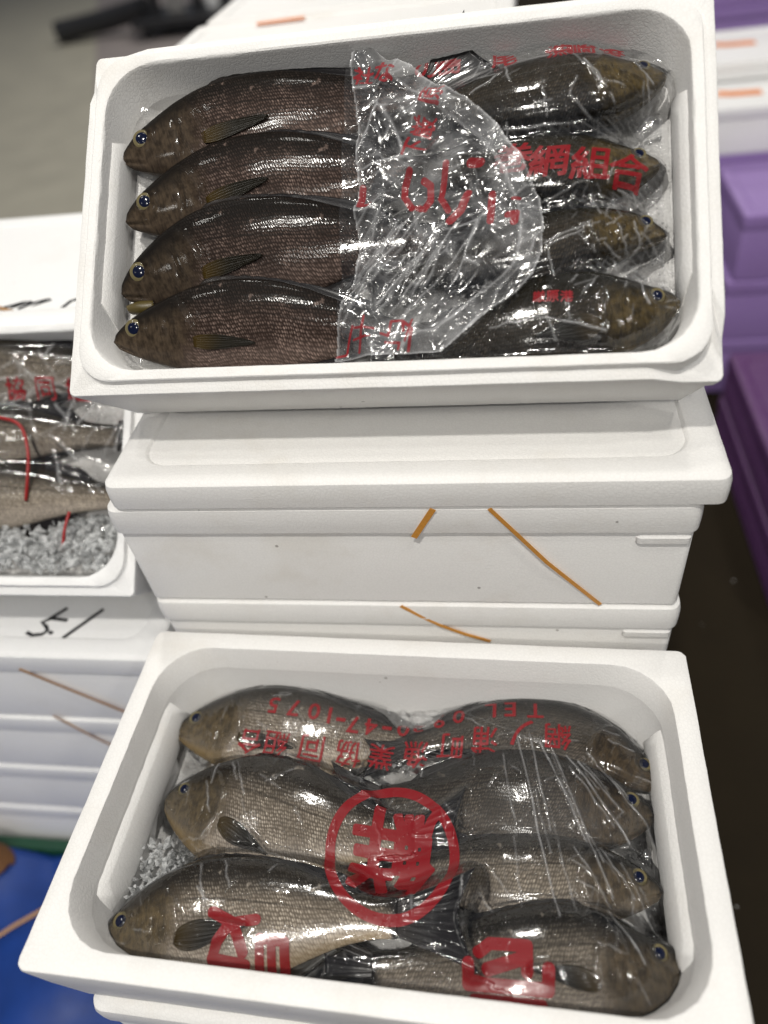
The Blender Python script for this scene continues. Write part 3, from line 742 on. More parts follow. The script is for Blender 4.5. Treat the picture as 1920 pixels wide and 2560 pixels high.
    if pect:
        pwv = pw * r_.uniform(0.85, 1.1); wid = 0.010 + 0.034 * pwv * np.sin(np.pi * np.clip(A, 0, 1) ** 0.75) * (1 - 0.25 * A) + 0.004 * (1 - A)
        ln = 0.225 * r_.uniform(0.9, 1.1) * (1 - 0.16 * np.abs(B_ - 0.25) ** 1.6)
        S = 0.285 + A * ln * math.cos(R(pang)) ; Y = -0.048 * dS + A * ln * math.sin(R(pang)) + B_ * wid
        finpart('pectoral_fin', S, Y, zs(np.clip(S, 0, 1), Y) + 0.0045 + 0.012 * A ** 2 * (1 + B_) * 0.5 + pect_up * A, M_fin, 13)
    # tail fin: nearly straight, slightly forked
    end = 0.165 + 0.050 * np.abs(B_) ** 1.4
    S = 0.985 + A * end * tail_s; Y = cen[-1] + B_ * (0.046 * (1 - A) + A * (0.125 * dS) * (0.9 + 0.1 * A))
    finpart('tail_fin', S, Y, 0.004 * np.sin(B_ * 3 + 1) * A + 0.02 * A * A, M_fin2, 15)
    if dors:
        nA = 70; sa = np.linspace(0.27, 0.86, nA); hb = np.linspace(0, 1, 5)
        SA, HB = np.meshgrid(sa, hb, indexing='ij')
        sp_ = np.abs(((SA * 22) % 1) - 0.35); hgt = (0.024 + 0.010 * np.sin(SA * 9)) * smooth(0.27, 0.31, SA) * smooth(0.87, 0.80, SA) * (1 - 0.30 * sp_ * (SA < 0.62))
        Y = np.interp(SA, _ss, TT) * dS - 0.008 + HB * hgt
        finpart('dorsal_fin', SA + HB * 0.02, Y, 0.010 * (1 - HB) + 0.004, M_fin2, 2)
    sa = np.linspace(0.60, 0.80, 18); SA, HB = np.meshgrid(sa, np.linspace(0, 1, 6), indexing='ij')
    Y = np.interp(SA, _ss, TB) * dS + 0.008 - HB * 0.040 * smooth(0.6, 0.64, SA) * (1 - 0.8 * smooth(0.64, 0.80, SA))
    finpart('anal_fin', SA + HB * 0.03, Y, 0.006 * (1 - HB) + 0.002, fm, 3)
    if jaw:
        sa = np.linspace(-0.022, 0.085, 14); th_ = np.linspace(0, 2 * math.pi, 14, endpoint=False)
        SA, TH = np.meshgrid(sa, th_, indexing='ij')
        rr = 0.024 * np.sqrt(np.clip((SA + 0.021) / 0.06, 0.02, 1))
        cy = -0.054 * dS - 0.03 * (SA / 0.09)
        G = P(SA, cy + rr * np.cos(TH), 0.008 + rr * 1.2 * np.sin(TH)) - ctr
        Fj = grid_faces(14, 14, True) + [tuple(range(14)), tuple(range(13 * 14, 14 * 14))[::-1]]
        mesh_obj('lower_jaw', G.reshape(-1, 3), Fj, M_mouth, root, None)
    return root

GF = 'dark brown fish lying in the tilted upper box'
w = -0.066
def W_(pts, ws):
    k = np.interp(np.linspace(0, 1, len(pts)), np.linspace(0, 1, len(ws)), ws)
    return [(a, b, c) for (a, b), c in zip(pts, k)]
make_fish('U', UM, W_([(.0290, .2540), (.0640, .2655), (.1013, .2752), (.1847, .2874), (.2751, .2956), (.345, .310)], (-.028, -.034, -.036)), 'dark brown fish nearest the back wall of the tilted box, head left', M_fishF, GF, 0.92, 0.82, 8, pw=0.38, tail_ang=22, pang=6)
make_fish('U', UM, W_([(.0370, .1865), (.0720, .1985), (.1049, .2078), (.1873, .2207), (.2768, .2197), (.3530, .219)], (-.028, -.033, -.034)), 'dark brown fish second from the back wall of the tilted box, head left', M_fishF, GF, 0.93, 0.82, 14, pw=0.45, pang=8)
make_fish('U', UM, W_([(.0375, .1100), (.0730, .1260), (.1086, .1378), (.1942, .1482), (.2785, .1498), (.3535, .150)], (-.028, -.032, -.034)), 'dark brown fish with its yellowish jaw hanging open, in the tilted box', M_fishF, GF, 0.96, 0.82, 16, pw=0.42, jaw=True, pang=9)
make_fish('U', UM, W_([(.0325, .0605), (.0660, .0665), (.0996, .0699), (.1808, .0728), (.269, .0633), (.342, .053)], (-.028, -.031, -.034)), 'dark brown speckled fish nearest the front wall of the tilted box, head left', M_fishF, GF, 0.88, 0.82, 18, pw=0.4, pang=-8)
GG = 'dark olive fish under the film in the tilted upper box'
make_fish('U', UM, W_([(.5640, .2975), (.527, .2902), (.4679, .2850), (.4028, .280), (.345, .272), (.315, .268)], (-.040, -.032, -.030)), 'blackish fish under clear film along the back wall of the tilted box, head right', M_fishG, GG, 1.02, 1.2, -14, pect=False, tail_s=0.6)
make_fish('U', UM, W_([(.5576, .2120), (.5246, .2092), (.472, .2100), (.4255, .2110), (.35, .213), (.315, .214)], (-.042, -.035, -.030)), 'olive headed fish under the red words on the film in the tilted box', M_fishG, GG, 0.92, 1.15, -10, pect=False, tail_s=0.6)
make_fish('U', UM, W_([(.5612, .1431), (.5288, .1469), (.4820, .1403), (.4305, .1302), (.35, .114), (.315, .107)], (-.042, -.036, -.030)), 'olive brown fish under film, second from the front wall of the tilted box', M_fishG, GG, 0.80, 1.1, -6, pect=False, tail_s=0.6)
make_fish('U', UM, W_([(.5708, .0804), (.5411, .0727), (.4814, .0662), (.4303, .0571), (.36, .046), (.315, .042)], (-.040, -.033, -.030)), 'olive fish with a bright eye under film, nearest the front wall of the tilted box', M_fishG, GG, 1.0, 1.1, 6, pang=-4, tail_s=0.6)
GA = 'tan and silver fish with heads to the left in the foreground box'
make_fish('L', LM, W_([(.0341, .2669), (.0924, .2743), (.1603, .2722), (.2355, .2688), (.2987, .2692), (.3258, .2730)], (-.068, -.070, -.074)), 'silvery tan fish nearest the back wall of the foreground box, head left', M_fishL, GA, 1.16, 0.9, 6, fin=M_fin, pw=0.6, pang=-2)
make_fish('L', LM, W_([(.0506, .184), (.1023, .1815), (.1757, .1724), (.2501, .1622), (.3013, .1634), (.3232, .165)], (-.066, -.060, -.060)), 'deep bodied tan fish in the middle left of the foreground box, head left', M_fishL, GA, 1.36, 0.9, 8, fin=M_fin, pang=-16)
make_fish('L', LM, W_([(.0372, .0441), (.0919, .0616), (.1689, .0733), (.2456, .0801), (.2921, .0833), (.3199, .085)], (-.062, -.052, -.045)), 'large tan fish nearest the front wall of the foreground box, head left, tail fanned out', M_fishL, GA, 1.16, 0.9, 10, fin=M_fin, tail_s=1.25, pang=4)
GB = 'brown fish with heads to the right in the foreground box'
make_fish('L', LM, W_([(.5681, .2401), (.5228, .2708), (.4625, .2900), (.4024, .2915), (.3548, .281), (.3075, .2668)], (-.072, -.066, -.066)), 'dark brown fish along the back wall of the foreground box, head down to the right', M_fishD, GB, 0.92, 0.92, -6, pect=False)
make_fish('L', LM, W_([(.5600, .2107), (.5182, .2126), (.4605, .2162), (.4009, .2137), (.3395, .2067), (.2842, .2029)], (-.072, -.064, -.066)), 'dusky fish with a black head under film, second from the back of the foreground box', M_fishD, GB, 1.16, 0.9, 4, pect=False)
make_fish('L', LM, W_([(.5579, .1382), (.5199, .1409), (.4646, .1376), (.4103, .1362), (.3537, .1329), (.2978, .1269)], (-.070, -.064, -.066)), 'brown scaled fish at the right of the foreground box, between the dusky and nearest ones', M_fishR, GB, 0.98, 0.9, 8, pect=False)
make_fish('L', LM, W_([(.5700, .0819), (.5336, .0721), (.4802, .0681), (.4121, .058), (.3427, .0492), (.3, .0463)], (-.066, -.058, -.060)), 'brown fish with a blue eye, nearest the front wall of the foreground box, head right', M_fishR, GB, 1.08, 0.9, 8, pw=0.6, pang=12)
GC = 'fish lying in crushed ice in the left box'
for (v0, lab, hu) in ((.290, 'dark fish nearest the back wall of the left box, under film with red print', .16), (.205, 'grey fish in the middle of the left box, ringed by a red cord', .13), (.125, 'grey fish half buried in crushed ice, nearest the front of the left box', .15)):
    make_fish('B', BM, W_([(hu, v0), (hu + .15, v0 + .008), (hu + .30, v0 + .004), (hu + .43, v0)], (-.036, -.032, -.032)), lab, M_fishR, GC, 0.72, 0.8, 4, pang=4)
PR = json.loads(r"""{"Lstrokes":[[51,[[1505,709],[1708,643]]],[47,[[1917,694],[1754,654],[1662,584],[1601,489],[1573,358],[1883,344]]],[51,[[1726,627],[1843,437]]],[42,[[1977,556],[2029,259]]],[40,[[2087,555],[2138,259]]],[45,[[2206,556],[2254,266]]],[40,[[1974,556],[2212,556]]],[32,[[1577,324],[1889,322]]],[51,[[3936,649],[4030,726],[4348,731]]],[51,[[4348,731],[4351,534]]],[55,[[4021,532],[4318,635]]],[53,[[3852,547],[3859,418],[4523,425],[4527,571]]],[39,[[3907,316],[4479,322]]]],"Lcircle":[[3059,1460],[3666,1513],[2977,2097]],"Lrow":[["合",1330,2495],["組",1628,2496],["同",2029,2499],["協",2440,2485],["業",2802,2482],["漁",3168,2549],["町",3541,2653],["浦",3909,2719],["ノ",4304,2806],["網",4677,2770]],"Lphone":[["5",1503,2955],["7",1738,2944],["0",1980,2928],["1",2161,2903],["-",2296,2866],["7",2439,2831],["4",2641,2829],["-",2818,2840],["0",2997,2866],["2",3159,2920],["9",3397,2965],["0",3611,3022],["L",3960,3088],["E",4175,3101],["T",4447,3088]],"Lk":[[3057,1483],[3460,1518],[3006,1873]],"Urow":[["巻",4240,2152],["網",4558,2085],["組",4932,2046],["合",5266,1987]],"Utop":[["の",3419,3246],["島",3637,3268],["尾",4153,3264],["漁",4661,3235],["崎",4888,3250],["港",5160,3259]],"Usmall":[["厳",4465,794],["原",4582,788],["港",4703,782]],"Ftxt":[["下",3355,2250],["厳",3420,2466],["原",3504,2738]],"Ftop":[["社",2840,3059],["な",3044,3062]],"Fdir":[[3355,2250],[3504,2738]],"Fstrokes":[[30,[[2864,1916],[2842,1721],[2936,1729]]],[32,[[3304,2022],[3253,1914],[3255,1802],[3336,1672],[3442,1637],[3500,1729],[3498,1881],[3438,1927]]],[29,[[3646,2035],[3622,1885],[3597,1735],[3663,1621]]],[38,[[3843,1758],[3780,1612],[3677,1524]]],[33,[[4060,1701],[4042,1458]]],[38,[[3867,2017],[3957,2003]]],[37,[[4200,1501],[4263,1511],[4250,1418]]],[15,[[4238,1654],[4300,1656]]],[16,[[3858,394],[4051,542]]],[11,[[2796,584],[2759,478],[2729,345],[2623,335]]],[12,[[2907,660],[2861,340]]],[11,[[2809,570],[3002,535]]],[11,[[2805,463],[2964,470]]],[13,[[3068,492],[3134,469],[3157,608],[3262,604],[3276,497]]],[12,[[3109,410],[3239,392],[3227,339]]],[14,[[3275,590],[3354,507],[3318,323]]],[11,[[3352,600],[3291,403]]]],"Foutline":[[2729,3385],[2875,3422],[3106,3235],[3356,3087],[3558,2875],[3821,2660],[4037,2453],[4207,2231],[4353,1947],[4476,1668],[4504,1401],[4486,1139],[4412,926],[4269,781],[4042,640],[3836,454],[3607,290],[3291,193],[2596,216],[2628,348],[2653,570],[2721,837],[2785,1105],[2832,1376],[2789,1655],[2828,1931],[2789,2215],[2805,2498],[2751,2838],[2706,3182]],"Lwr":[[1,[[4244,2802],[4635,997]]],[0.7,[[4382,2780],[4576,1787]]],[1,[[4490,2696],[4915,1715]]],[0.9,[[4598,2673],[5115,1240]]],[1,[[4754,2565],[5329,1800]]],[0.8,[[4871,2515],[5281,2051]]],[0.9,[[4968,2609],[5599,1872]]],[0.5,[[4111,2550],[4252,1709]]],[0.5,[[4645,1643],[4765,1097]]],[0.8,[[5061,1125],[5328,717]]],[0.7,[[5032,1676],[5320,1259]]],[0.5,[[4227,1707],[4303,1053]]],[0.7,[[4790,1631],[5085,1149]]],[0.6,[[5211,1547],[5544,919]]],[0.3,[[3670,3054],[4517,2668]]],[0.8,[[1226,2227],[1342,2018]]],[0.5,[[1280,2231],[1464,1869]]],[0.6,[[998,1992],[1122,1689]]],[0.8,[[1487,1168],[1605,936]]],[0.8,[[1253,1125],[1412,706]]],[0.4,[[1733,2047],[1936,2196]]],[0.3,[[1452,1817],[1672,1393]]],[0.4,[[2392,1009],[2829,1157]]],[0.5,[[513,2435],[756,2307]]],[0.5,[[716,941],[1155,1116]]],[0.4,[[1662,2015],[1890,2166]]],[0.7,[[1065,2216],[1060,1970]]]],"Uwr":[[0.9,[[4165,3132],[4210,2904]]],[0.9,[[3846,2842],[4142,3035]]],[1,[[4878,3053],[5069,2718]]],[0.8,[[4769,3188],[5006,2797]]],[0.6,[[4810,2841],[4743,2654]]],[0.6,[[4743,2654],[4937,2491]]],[0.7,[[4501,2776],[4544,2504]]],[0.5,[[4474,1722],[4886,1878]]],[0.7,[[4165,2442],[4741,2437]]],[0.6,[[5027,2794],[5220,2750]]],[0.9,[[5304,1499],[5362,1289]]],[0.6,[[5365,1403],[5628,1205]]],[1,[[4515,1297],[4903,1457]]],[0.8,[[4515,1251],[4860,1414]]],[0.8,[[4537,1273],[4600,1015]]],[1,[[4036,539],[4426,613]]],[1,[[4426,613],[5037,474]]],[0.6,[[4533,585],[4617,401]]],[0.6,[[5157,1463],[5237,1252]]],[0.7,[[5436,2872],[5474,2653]]],[0.8,[[5332,3027],[5498,2817]]],[0.3,[[5228,1968],[5567,2103]]],[0.9,[[5316,1043],[5413,724]]],[0.5,[[5097,1699],[5053,1540]]],[0.6,[[5485,3180],[5735,3007]]],[0.7,[[3936,3182],[4142,3234]]],[0.8,[[4210,3202],[4747,3191]]]]}""")
# ------------------------------------------------------------------ films draped over the fish
def obstacle(which, U, V_, floor):
    Vs = []; Fs = []; k = 0
    for v, f in OBST[which]:
        Vs.append(v); Fs += [tuple(i + k for i in q) for q in f]; k += len(v)
    bv = BVHTree.FromPolygons([tuple(x) for x in np.concatenate(Vs)], Fs)
    O = np.full(U.shape, floor)
    dn = Vector((0, 0, -1))
    for i in range(U.shape[0]):
        for j in range(U.shape[1]):
            h = bv.ray_cast(Vector((U[i, j], V_[i, j], 0.2)), dn)
            if h[0] is not None and h[0].z > floor: O[i, j] = h[0].z
    return O
def relax(O, eps, its, g=2e-5):
    h = O + eps
    lo = O + eps
    for _ in range(its):
        p = np.pad(h, 1, mode='edge')
        a = (p[:-2, 1:-1] + p[2:, 1:-1] + p[1:-1, :-2] + p[1:-1, 2:]) * 0.25
        h = np.maximum(lo, a - g)
    return h
def seg_dist(U, V_, a, b):
    ax, ay = a; dx, dy = b[0] - ax, b[1] - ay; L = dx * dx + dy * dy + 1e-12
    t = np.clip(((U - ax) * dx + (V_ - ay) * dy) / L, 0, 1)
    return np.hypot(U - ax - t * dx, V_ - ay - t * dy), t
class Print:
    def __init__(s, U, V_): s.U, s.V = U, V_; s.sd = np.full(U.shape, 1.0)
    def stroke(s, pts, hw):
        for a, b in zip(pts[:-1], pts[1:]):
            d, _ = seg_dist(s.U, s.V, a, b); s.sd = np.minimum(s.sd, d - hw)
    def ring(s, c, e1, e2, hw):
        B = np.array([[e1[0] - c[0], e2[0] - c[0]], [e1[1] - c[1], e2[1] - c[1]]]); Bi = np.linalg.inv(B)
        x = Bi[0, 0] * (s.U - c[0]) + Bi[0, 1] * (s.V - c[1]); y = Bi[1, 0] * (s.U - c[0]) + Bi[1, 1] * (s.V - c[1])
        r = np.hypot(x, y); s.sd = np.minimum(s.sd, np.abs(r - 1) * 0.5 * (np.linalg.norm(B[:, 0]) + np.linalg.norm(B[:, 1])) - hw)
    def glyph(s, ch, c, ex, ey, bold=0.0):
        """ex, ey: vectors for the glyph's full width and height"""
        E, bb = outline(ch)
        w_, h_ = bb[1] - bb[0]; mid = (bb[0] + bb[1]) / 2; k = 1.0 / max(w_, h_, 0.5)
        Mx = np.array([[ex[0], ey[0]], [ex[1], ey[1]]]) * k
        A = (E[:, 0] - mid) @ Mx.T + c; B = (E[:, 1] - mid) @ Mx.T + c
        lo = np.minimum(A.min(0), B.min(0)) - 0.004; hi = np.maximum(A.max(0), B.max(0)) + 0.004
        m = (s.U > lo[0]) & (s.U < hi[0]) & (s.V > lo[1]) & (s.V < hi[1])
        if not m.any(): return
        x = s.U[m][:, None]; y = s.V[m][:, None]
        dx = (B - A)[:, 0]; dy = (B - A)[:, 1]; L = dx * dx + dy * dy + 1e-14
        t = np.clip(((x - A[:, 0]) * dx + (y - A[:, 1]) * dy) / L, 0, 1)
        d = np.sqrt(((x - A[:, 0] - t * dx) ** 2 + (y - A[:, 1] - t * dy) ** 2)).min(1)
        cr = ((A[:, 1] > y) != (B[:, 1] > y)) & (x < A[:, 0] + (y - A[:, 1]) * dx / np.where(np.abs(dy) < 1e-12, 1e-12, dy))
        inside = cr.sum(1) % 2 == 1
        sd = np.where(inside, -d, d) - bold
        s.sd[m] = np.minimum(s.sd[m], sd)
    def ink(s): return np.clip(0.5 - s.sd / 0.0018, 0, 1)
_ol = {}
def outline(ch):
    if ch in _ol: return _ol[ch]
    c = bpy.data.curves.new('t', 'FONT'); c.body = ch; c.resolution_u = 3
    o = bpy.data.objects.new('t', c); col.objects.link(o)
    dg = bpy.context.evaluated_depsgraph_get(); me = bpy.data.meshes.new_from_object(o.evaluated_get(dg))
    co = np.array([v.co[:2] for v in me.vertices]); cnt = {}
    for p in me.polygons:
        q = list(p.vertices)
        for a, b in zip(q, q[1:] + q[:1]):
            k = (round(co[a][0], 5), round(co[a][1], 5)); l = (round(co[b][0], 5), round(co[b][1], 5))
            e = (k, l) if k < l else (l, k); cnt[e] = cnt.get(e, 0) + 1
    E = np.array([e for e, n in cnt.items() if n == 1])
    bpy.data.objects.remove(o); bpy.data.curves.remove(c); bpy.data.meshes.remove(me)
    _ol[ch] = (E, np.array([E.reshape(-1, 2).min(0), E.reshape(-1, 2).max(0)])); return _ol[ch]
def sheet_obj(name, U, V_, Hh, ink, crease, mat, parent, M, mask=None, sub=None):
    n, m = U.shape
    idx = np.arange(n * m).reshape(n, m)
    Q = np.stack([idx[:-1, :-1], idx[1:, :-1], idx[1:, 1:], idx[:-1, 1:]], -1).reshape(-1, 4)
    co = np.stack([U, V_, Hh], -1).reshape(-1, 3)
    at = {'ink': ink.ravel(), 'crease': crease.ravel()}
    if mask is not None:
        mk = mask.ravel(); Q = Q[mk[Q].all(1)]
        used = np.unique(Q); mp = np.zeros(n * m, int); mp[used] = np.arange(len(used)); Q = mp[Q]; co = co[used]
        at = {k: v[used] for k, v in at.items()}
    me = bpy.data.meshes.new(name)
    me.vertices.add(len(co)); me.vertices.foreach_set('co', co.astype(np.float32).ravel())
    me.loops.add(len(Q) * 4); me.loops.foreach_set('vertex_index', Q.astype(np.int32).ravel())
    me.polygons.add(len(Q)); me.polygons.foreach_set('loop_start', np.arange(0, len(Q) * 4, 4, dtype=np.int32))
    me.polygons.foreach_set('use_smooth', np.ones(len(Q), bool))
    me.update(calc_edges=True); me.validate()
    for k, v in at.items():
        a = me.attributes.new(k, 'FLOAT', 'POINT'); a.data.foreach_set('value', v.astype(np.float32))
    me.materials.append(mat)
    return link(name, me, parent, M)
S = 1e-4
def wrinkle(U, V_, lines, width=0.0011, hgt=0.0011):
    h = np.zeros_like(U); c = np.zeros_like(U); r = np.random.default_rng(11)
    for it, (a, b) in lines:
        a = np.array(a) * S; b = np.array(b) * S
        L = np.linalg.norm(b - a); n = np.array((-(b - a)[1], (b - a)[0])) / L
        k = 5; q = [a + (b - a) * t / k + n * (r.random() - 0.5) * 0.10 * min(L, .03) * (0 < t < k) for t in range(k + 1)]
        for t in range(k):
            d, tt = seg_dist(U, V_, q[t], q[t + 1])
            f = np.exp(-(d / width) ** 2) * it
            h = np.maximum(h, f * hgt); c = np.maximum(c, np.exp(-(d / (width * 0.8)) ** 2) * it * (0.5 + 0.5 * r.random()))
    return h, c
def rand_lines(n, u0, u1, v0, v1, lmin, lmax, seed, ang=None, spread=3.2):
    r = np.random.default_rng(seed); out = []
    for _ in range(n):
        u = r.uniform(u0, u1); v = r.uniform(v0, v1); L = r.uniform(lmin, lmax); a = (ang if ang is not None else 0) + r.uniform(-spread, spread) / 2
        out.append((r.uniform(0.15, 0.7), ((u / S, v / S), ((u + L * math.cos(a)) / S, (v + L * math.sin(a)) / S))))
    return out
def crumple(U, V_, seed, n=16, l0=0.012, l1=0.07, warp=0.012):
    r = np.random.default_rng(seed); h = np.zeros_like(U); c = np.zeros_like(U)
    wx = (vnoise(U * 25 + 5, V_ * 25, seed) - 0.5) * warp; wy = (vnoise(U * 25, V_ * 25 + 9, seed + 1) - 0.5) * warp
    for i in range(n):
        a = r.uniform(0, math.pi); l = l0 * (l1 / l0) ** r.random(); ph = r.random()
        x = ((U + wx) * math.cos(a) + (V_ + wy) * math.sin(a)) / l + ph
        f = x - np.floor(x); tri = np.abs(f - 0.5) * 2
        wgt = smooth(0.40, 0.60, vnoise(U * 18 + i * 3.7, V_ * 18 + i * 1.3, seed + 2 + i))
        h += tri * l * 0.16 * wgt
        dd = np.minimum(np.abs(f - 0.5), np.minimum(f, 1 - f)) * l
        c = np.maximum(c, np.exp(-(dd / 0.0009) ** 2) * wgt * (0.35 + 0.65 * r.random()))
    return h, c

def ridged(U, V_, sc, seed, wd=0.035):
    wx = (vnoise(U * sc * 0.6 + 7, V_ * sc * 0.6, seed + 50) - 0.5) * 0.9; wy = (vnoise(U * sc * 0.6, V_ * sc * 0.6 + 4, seed + 51) - 0.5) * 0.9
    n = vnoise(U * sc + wx + 3, V_ * sc + wy + 8, seed)
    d = np.abs(n - 0.5); return (0.5 - d) / sc, np.exp(-(d / wd) ** 2)
# --- foreground box: one film over all seven fish
du = 0.0009
U, V_ = np.meshgrid(np.arange(0.030, 0.571, du), np.arange(0.026, 0.333, du), indexing='ij')
O = obstacle('L', U, V_, -0.093)
hL = relax(O, 0.0012, 800, 1.6e-5)
rj = np.random.default_rng(44); extra = []
for it, (a, b) in PR['Lwr'][:14]:
    for _ in range(2):
        o = np.array((rj.normal() * 110, rj.normal() * 60)); t0, t1 = sorted(rj.random(2)); a_ = np.array(a); b_ = np.array(b)
        if t1 - t0 > 0.15: extra.append((it * rj.uniform(0.2, 0.6), (tuple(a_ + (b_ - a_) * t0 + o), tuple(a_ + (b_ - a_) * t1 + o))))
wh, wc = wrinkle(U, V_, PR['Lwr'] + extra + rand_lines(110, .05, .55, .04, .32, .006, .03, 5))
big, bc = crumple(U, V_, 40, 8, 0.02, 0.09)
gap = smooth(0.001, 0.012, hL - O)
milk = np.exp(-(((U - .455) / .075) ** 2 + ((V_ - .195) / .035) ** 2)) * (0.4 + 0.9 * vnoise(U * 40, V_ * 40, 12)) * 0.13
wc = wc * (0.45 + 1.0 * vnoise(U * 120, V_ * 120, 13)) + milk
hL2 = hL + wh + 0.10 * big * (0.25 + gap) 
pr = Print(U, V_)
for hw, p in PR['Lstrokes']: pr.stroke(np.array(p) * S, hw * S)
c_, e1, e2 = [np.array(q) * S for q in PR['Lcircle']]
pr.ring(c_, e1, e2, 0.0050)
kc = np.array(PR['Lk'][0]) * S
pr.glyph('鮮', kc + (0.001, 0.0), (-0.080, 0.002), (-0.002, -0.080), 0.0026)
row = PR['Lrow']
for i, (ch, a, b) in enumerate(row):
    pr.glyph(ch, np.array((a, b)) * S, (-0.0270, 0.001), (-0.001, -0.0290), 0.00035)
for i, (ch, a, b) in enumerate(PR['Lphone']):
    pr.glyph(ch, np.array((a, b)) * S, (-0.0200, 0.0), (0.0, -0.0200), 0.0005)
sh = empty('plastic_sheet', LM, 'clear film with red print and a red ringed character over the foreground fish', 'plastic film', 'clear printed films over the fish')
sheet_obj('film', U, V_, hL2, pr.ink(), np.clip(wc * 0.9 + 0.10 * bc * (0.3 + gap), 0, 1), M_film, sh, None)

# --- tilted box: film over the right half and the crumpled flap
U, V_ = np.meshgrid(np.arange(0.262, 0.569, du), np.arange(0.030, 0.330, du), indexing='ij')
O = obstacle('U', U, V_, -0.055)
h = relax(O, 0.0012, 800, 1.6e-5)
wh, wc = wrinkle(U, V_, PR['Uwr'] + rand_lines(120, .28, .565, .04, .32, .005, .022, 9))
big, bc = crumple(U, V_, 60, 10, 0.012, 0.06)
gap = smooth(0.001, 0.012, h - O)
pr = Print(U, V_)
for ch, a, b in PR['Urow']: pr.glyph(ch, np.array((a, b)) * S, (0.0345, 0.0), (0.0045, 0.0310), 0.0008)
for ch, a, b in PR['Utop']: pr.glyph(ch, np.array((a, b)) * S, (0.0235, 0.003), (-0.002, 0.0200), 0.0005)
for ch, a, b in PR['Usmall']: pr.glyph(ch, np.array((a, b)) * S, (0.0110, 0.0), (0.0, 0.0110), 0.0003)
sh = empty('plastic_sheet', UM, 'clear film with red words over half the tilted box, its crumpled flap folded back', 'plastic film', 'clear printed films over the fish')
sheet_obj('film', U, V_, h + wh + 0.16 * big * (0.2 + gap), pr.ink(), np.clip(wc + 0.16 * bc * (0.3 + gap), 0, 1), M_film, sh, None)
ol = np.array(PR['Foutline']) * S
ol[:, 1] = np.maximum(ol[:, 1], 0.029)
U, V_ = np.meshgrid(np.arange(ol[:, 0].min() - .002, ol[:, 0].max() + .002, 0.0011), np.arange(ol[:, 1].min() - .0005, ol[:, 1].max() + .002, 0.0011), indexing='ij')
O = obstacle('U', U, V_, -0.055)
base = relax(O, 0.003, 700, 0.5e-5)
ins_ = np.zeros(U.shape, int); dist = np.full(U.shape, 9.0)
for a, b in zip(ol, np.roll(ol, -1, 0)):
    ins_ += ((a[1] > V_) != (b[1] > V_)) & (U < a[0] + (V_ - a[1]) * (b[0] - a[0]) / ((b[1] - a[1]) or 1e-9))
    dist = np.minimum(dist, seg_dist(U, V_, a, b)[0])
mask = (ins_ % 2 == 1)
sd = np.where(mask, dist, -dist)
pr = Print(U, V_)
for hw, p in PR['Fstrokes']: pr.stroke(np.array(p) * S, hw * S)
fd = np.array(PR['Fdir']); fd = (fd[1] - fd[0]) * S; fd /= np.linalg.norm(fd); fn = np.array((-fd[1], fd[0]))
for ch, a, b in PR['Ftxt']: pr.glyph(ch, np.array((a, b)) * S, fd * 0.0205, fn * 0.0225, 0.0004)
for ch, a, b in PR['Ftop']: pr.glyph(ch, np.array((a, b)) * S, (0.019, -0.002), (0.002, 0.021), 0.0006)
def facets(U, V_, n, seed, ani=1.0, ang=0.0, warp=0.010):
    r = np.random.default_rng(seed)
    x = U + (vnoise(U * 30 + 3, V_ * 30, seed) - .5) * warp; y = V_ + (vnoise(U * 30, V_ * 30 + 6, seed + 1) - .5) * warp
    ca, sa = math.cos(ang), math.sin(ang)
    u0, u1, v0, v1 = U.min(), U.max(), V_.min(), V_.max()
    P = np.c_[r.uniform(u0, u1, n), r.uniform(v0, v1, n)]
    f1 = np.full(U.shape, 9.0); f2 = f1.copy()
    for a, b in P:
        dx, dy = x - a, y - b; d = np.hypot((dx * ca + dy * sa) / ani, -dx * sa + dy * ca)
        f2 = np.where(d < f1, f1, np.minimum(f2, d)); f1 = np.minimum(f1, d)
    e = f2 - f1
    return e, np.exp(-(e / 0.0013) ** 2)
st_ = np.exp(-(((U - .285) / .05) ** 2 + ((V_ - .095) / .045) ** 2))          # zone of long parallel folds
h1 = np.zeros_like(U); c1 = np.zeros_like(U)
for n_, am, sd_, an_ in ((30, 0.60, 61, 1.7), (70, 0.34, 62, 1.3), (120, 0.10, 63, 1.4)):
    e_, l_ = facets(U, V_, n_, sd_, an_, R(48)); pw = smooth(0.35, 0.62, vnoise(U * 26 + sd_, V_ * 26, sd_ + 9))
    pw = pw if n_ > 40 else 0.5 + 0.5 * pw
    h1 -= np.minimum(e_, 0.02) * am * pw; c1 = np.maximum(c1, l_ * pw * {30: 1.0, 70: 0.55, 120: 0.15}[n_] * smooth(0.25, 0.75, vnoise(U * 60, V_ * 60, sd_ + 3)) * (1 - 0.6 * st_))
for _ in range(5):
    q_ = np.pad(h1, 1, mode='edge'); h1 = (q_[:-2, 1:-1] + q_[2:, 1:-1] + q_[1:-1, :-2] + q_[1:-1, 2:] + 2 * h1) / 6
h1 -= h1.min()
h2, c2 = crumple(U, V_, 202, 4, 0.04, 0.12)
e_, l_ = facets(U, V_, 40, 71); h2 = h2 * 0.5 - np.minimum(e_, 0.02) * 0.3; h2 -= h2.min(); c2 = np.maximum(c2, l_ * 0.7)
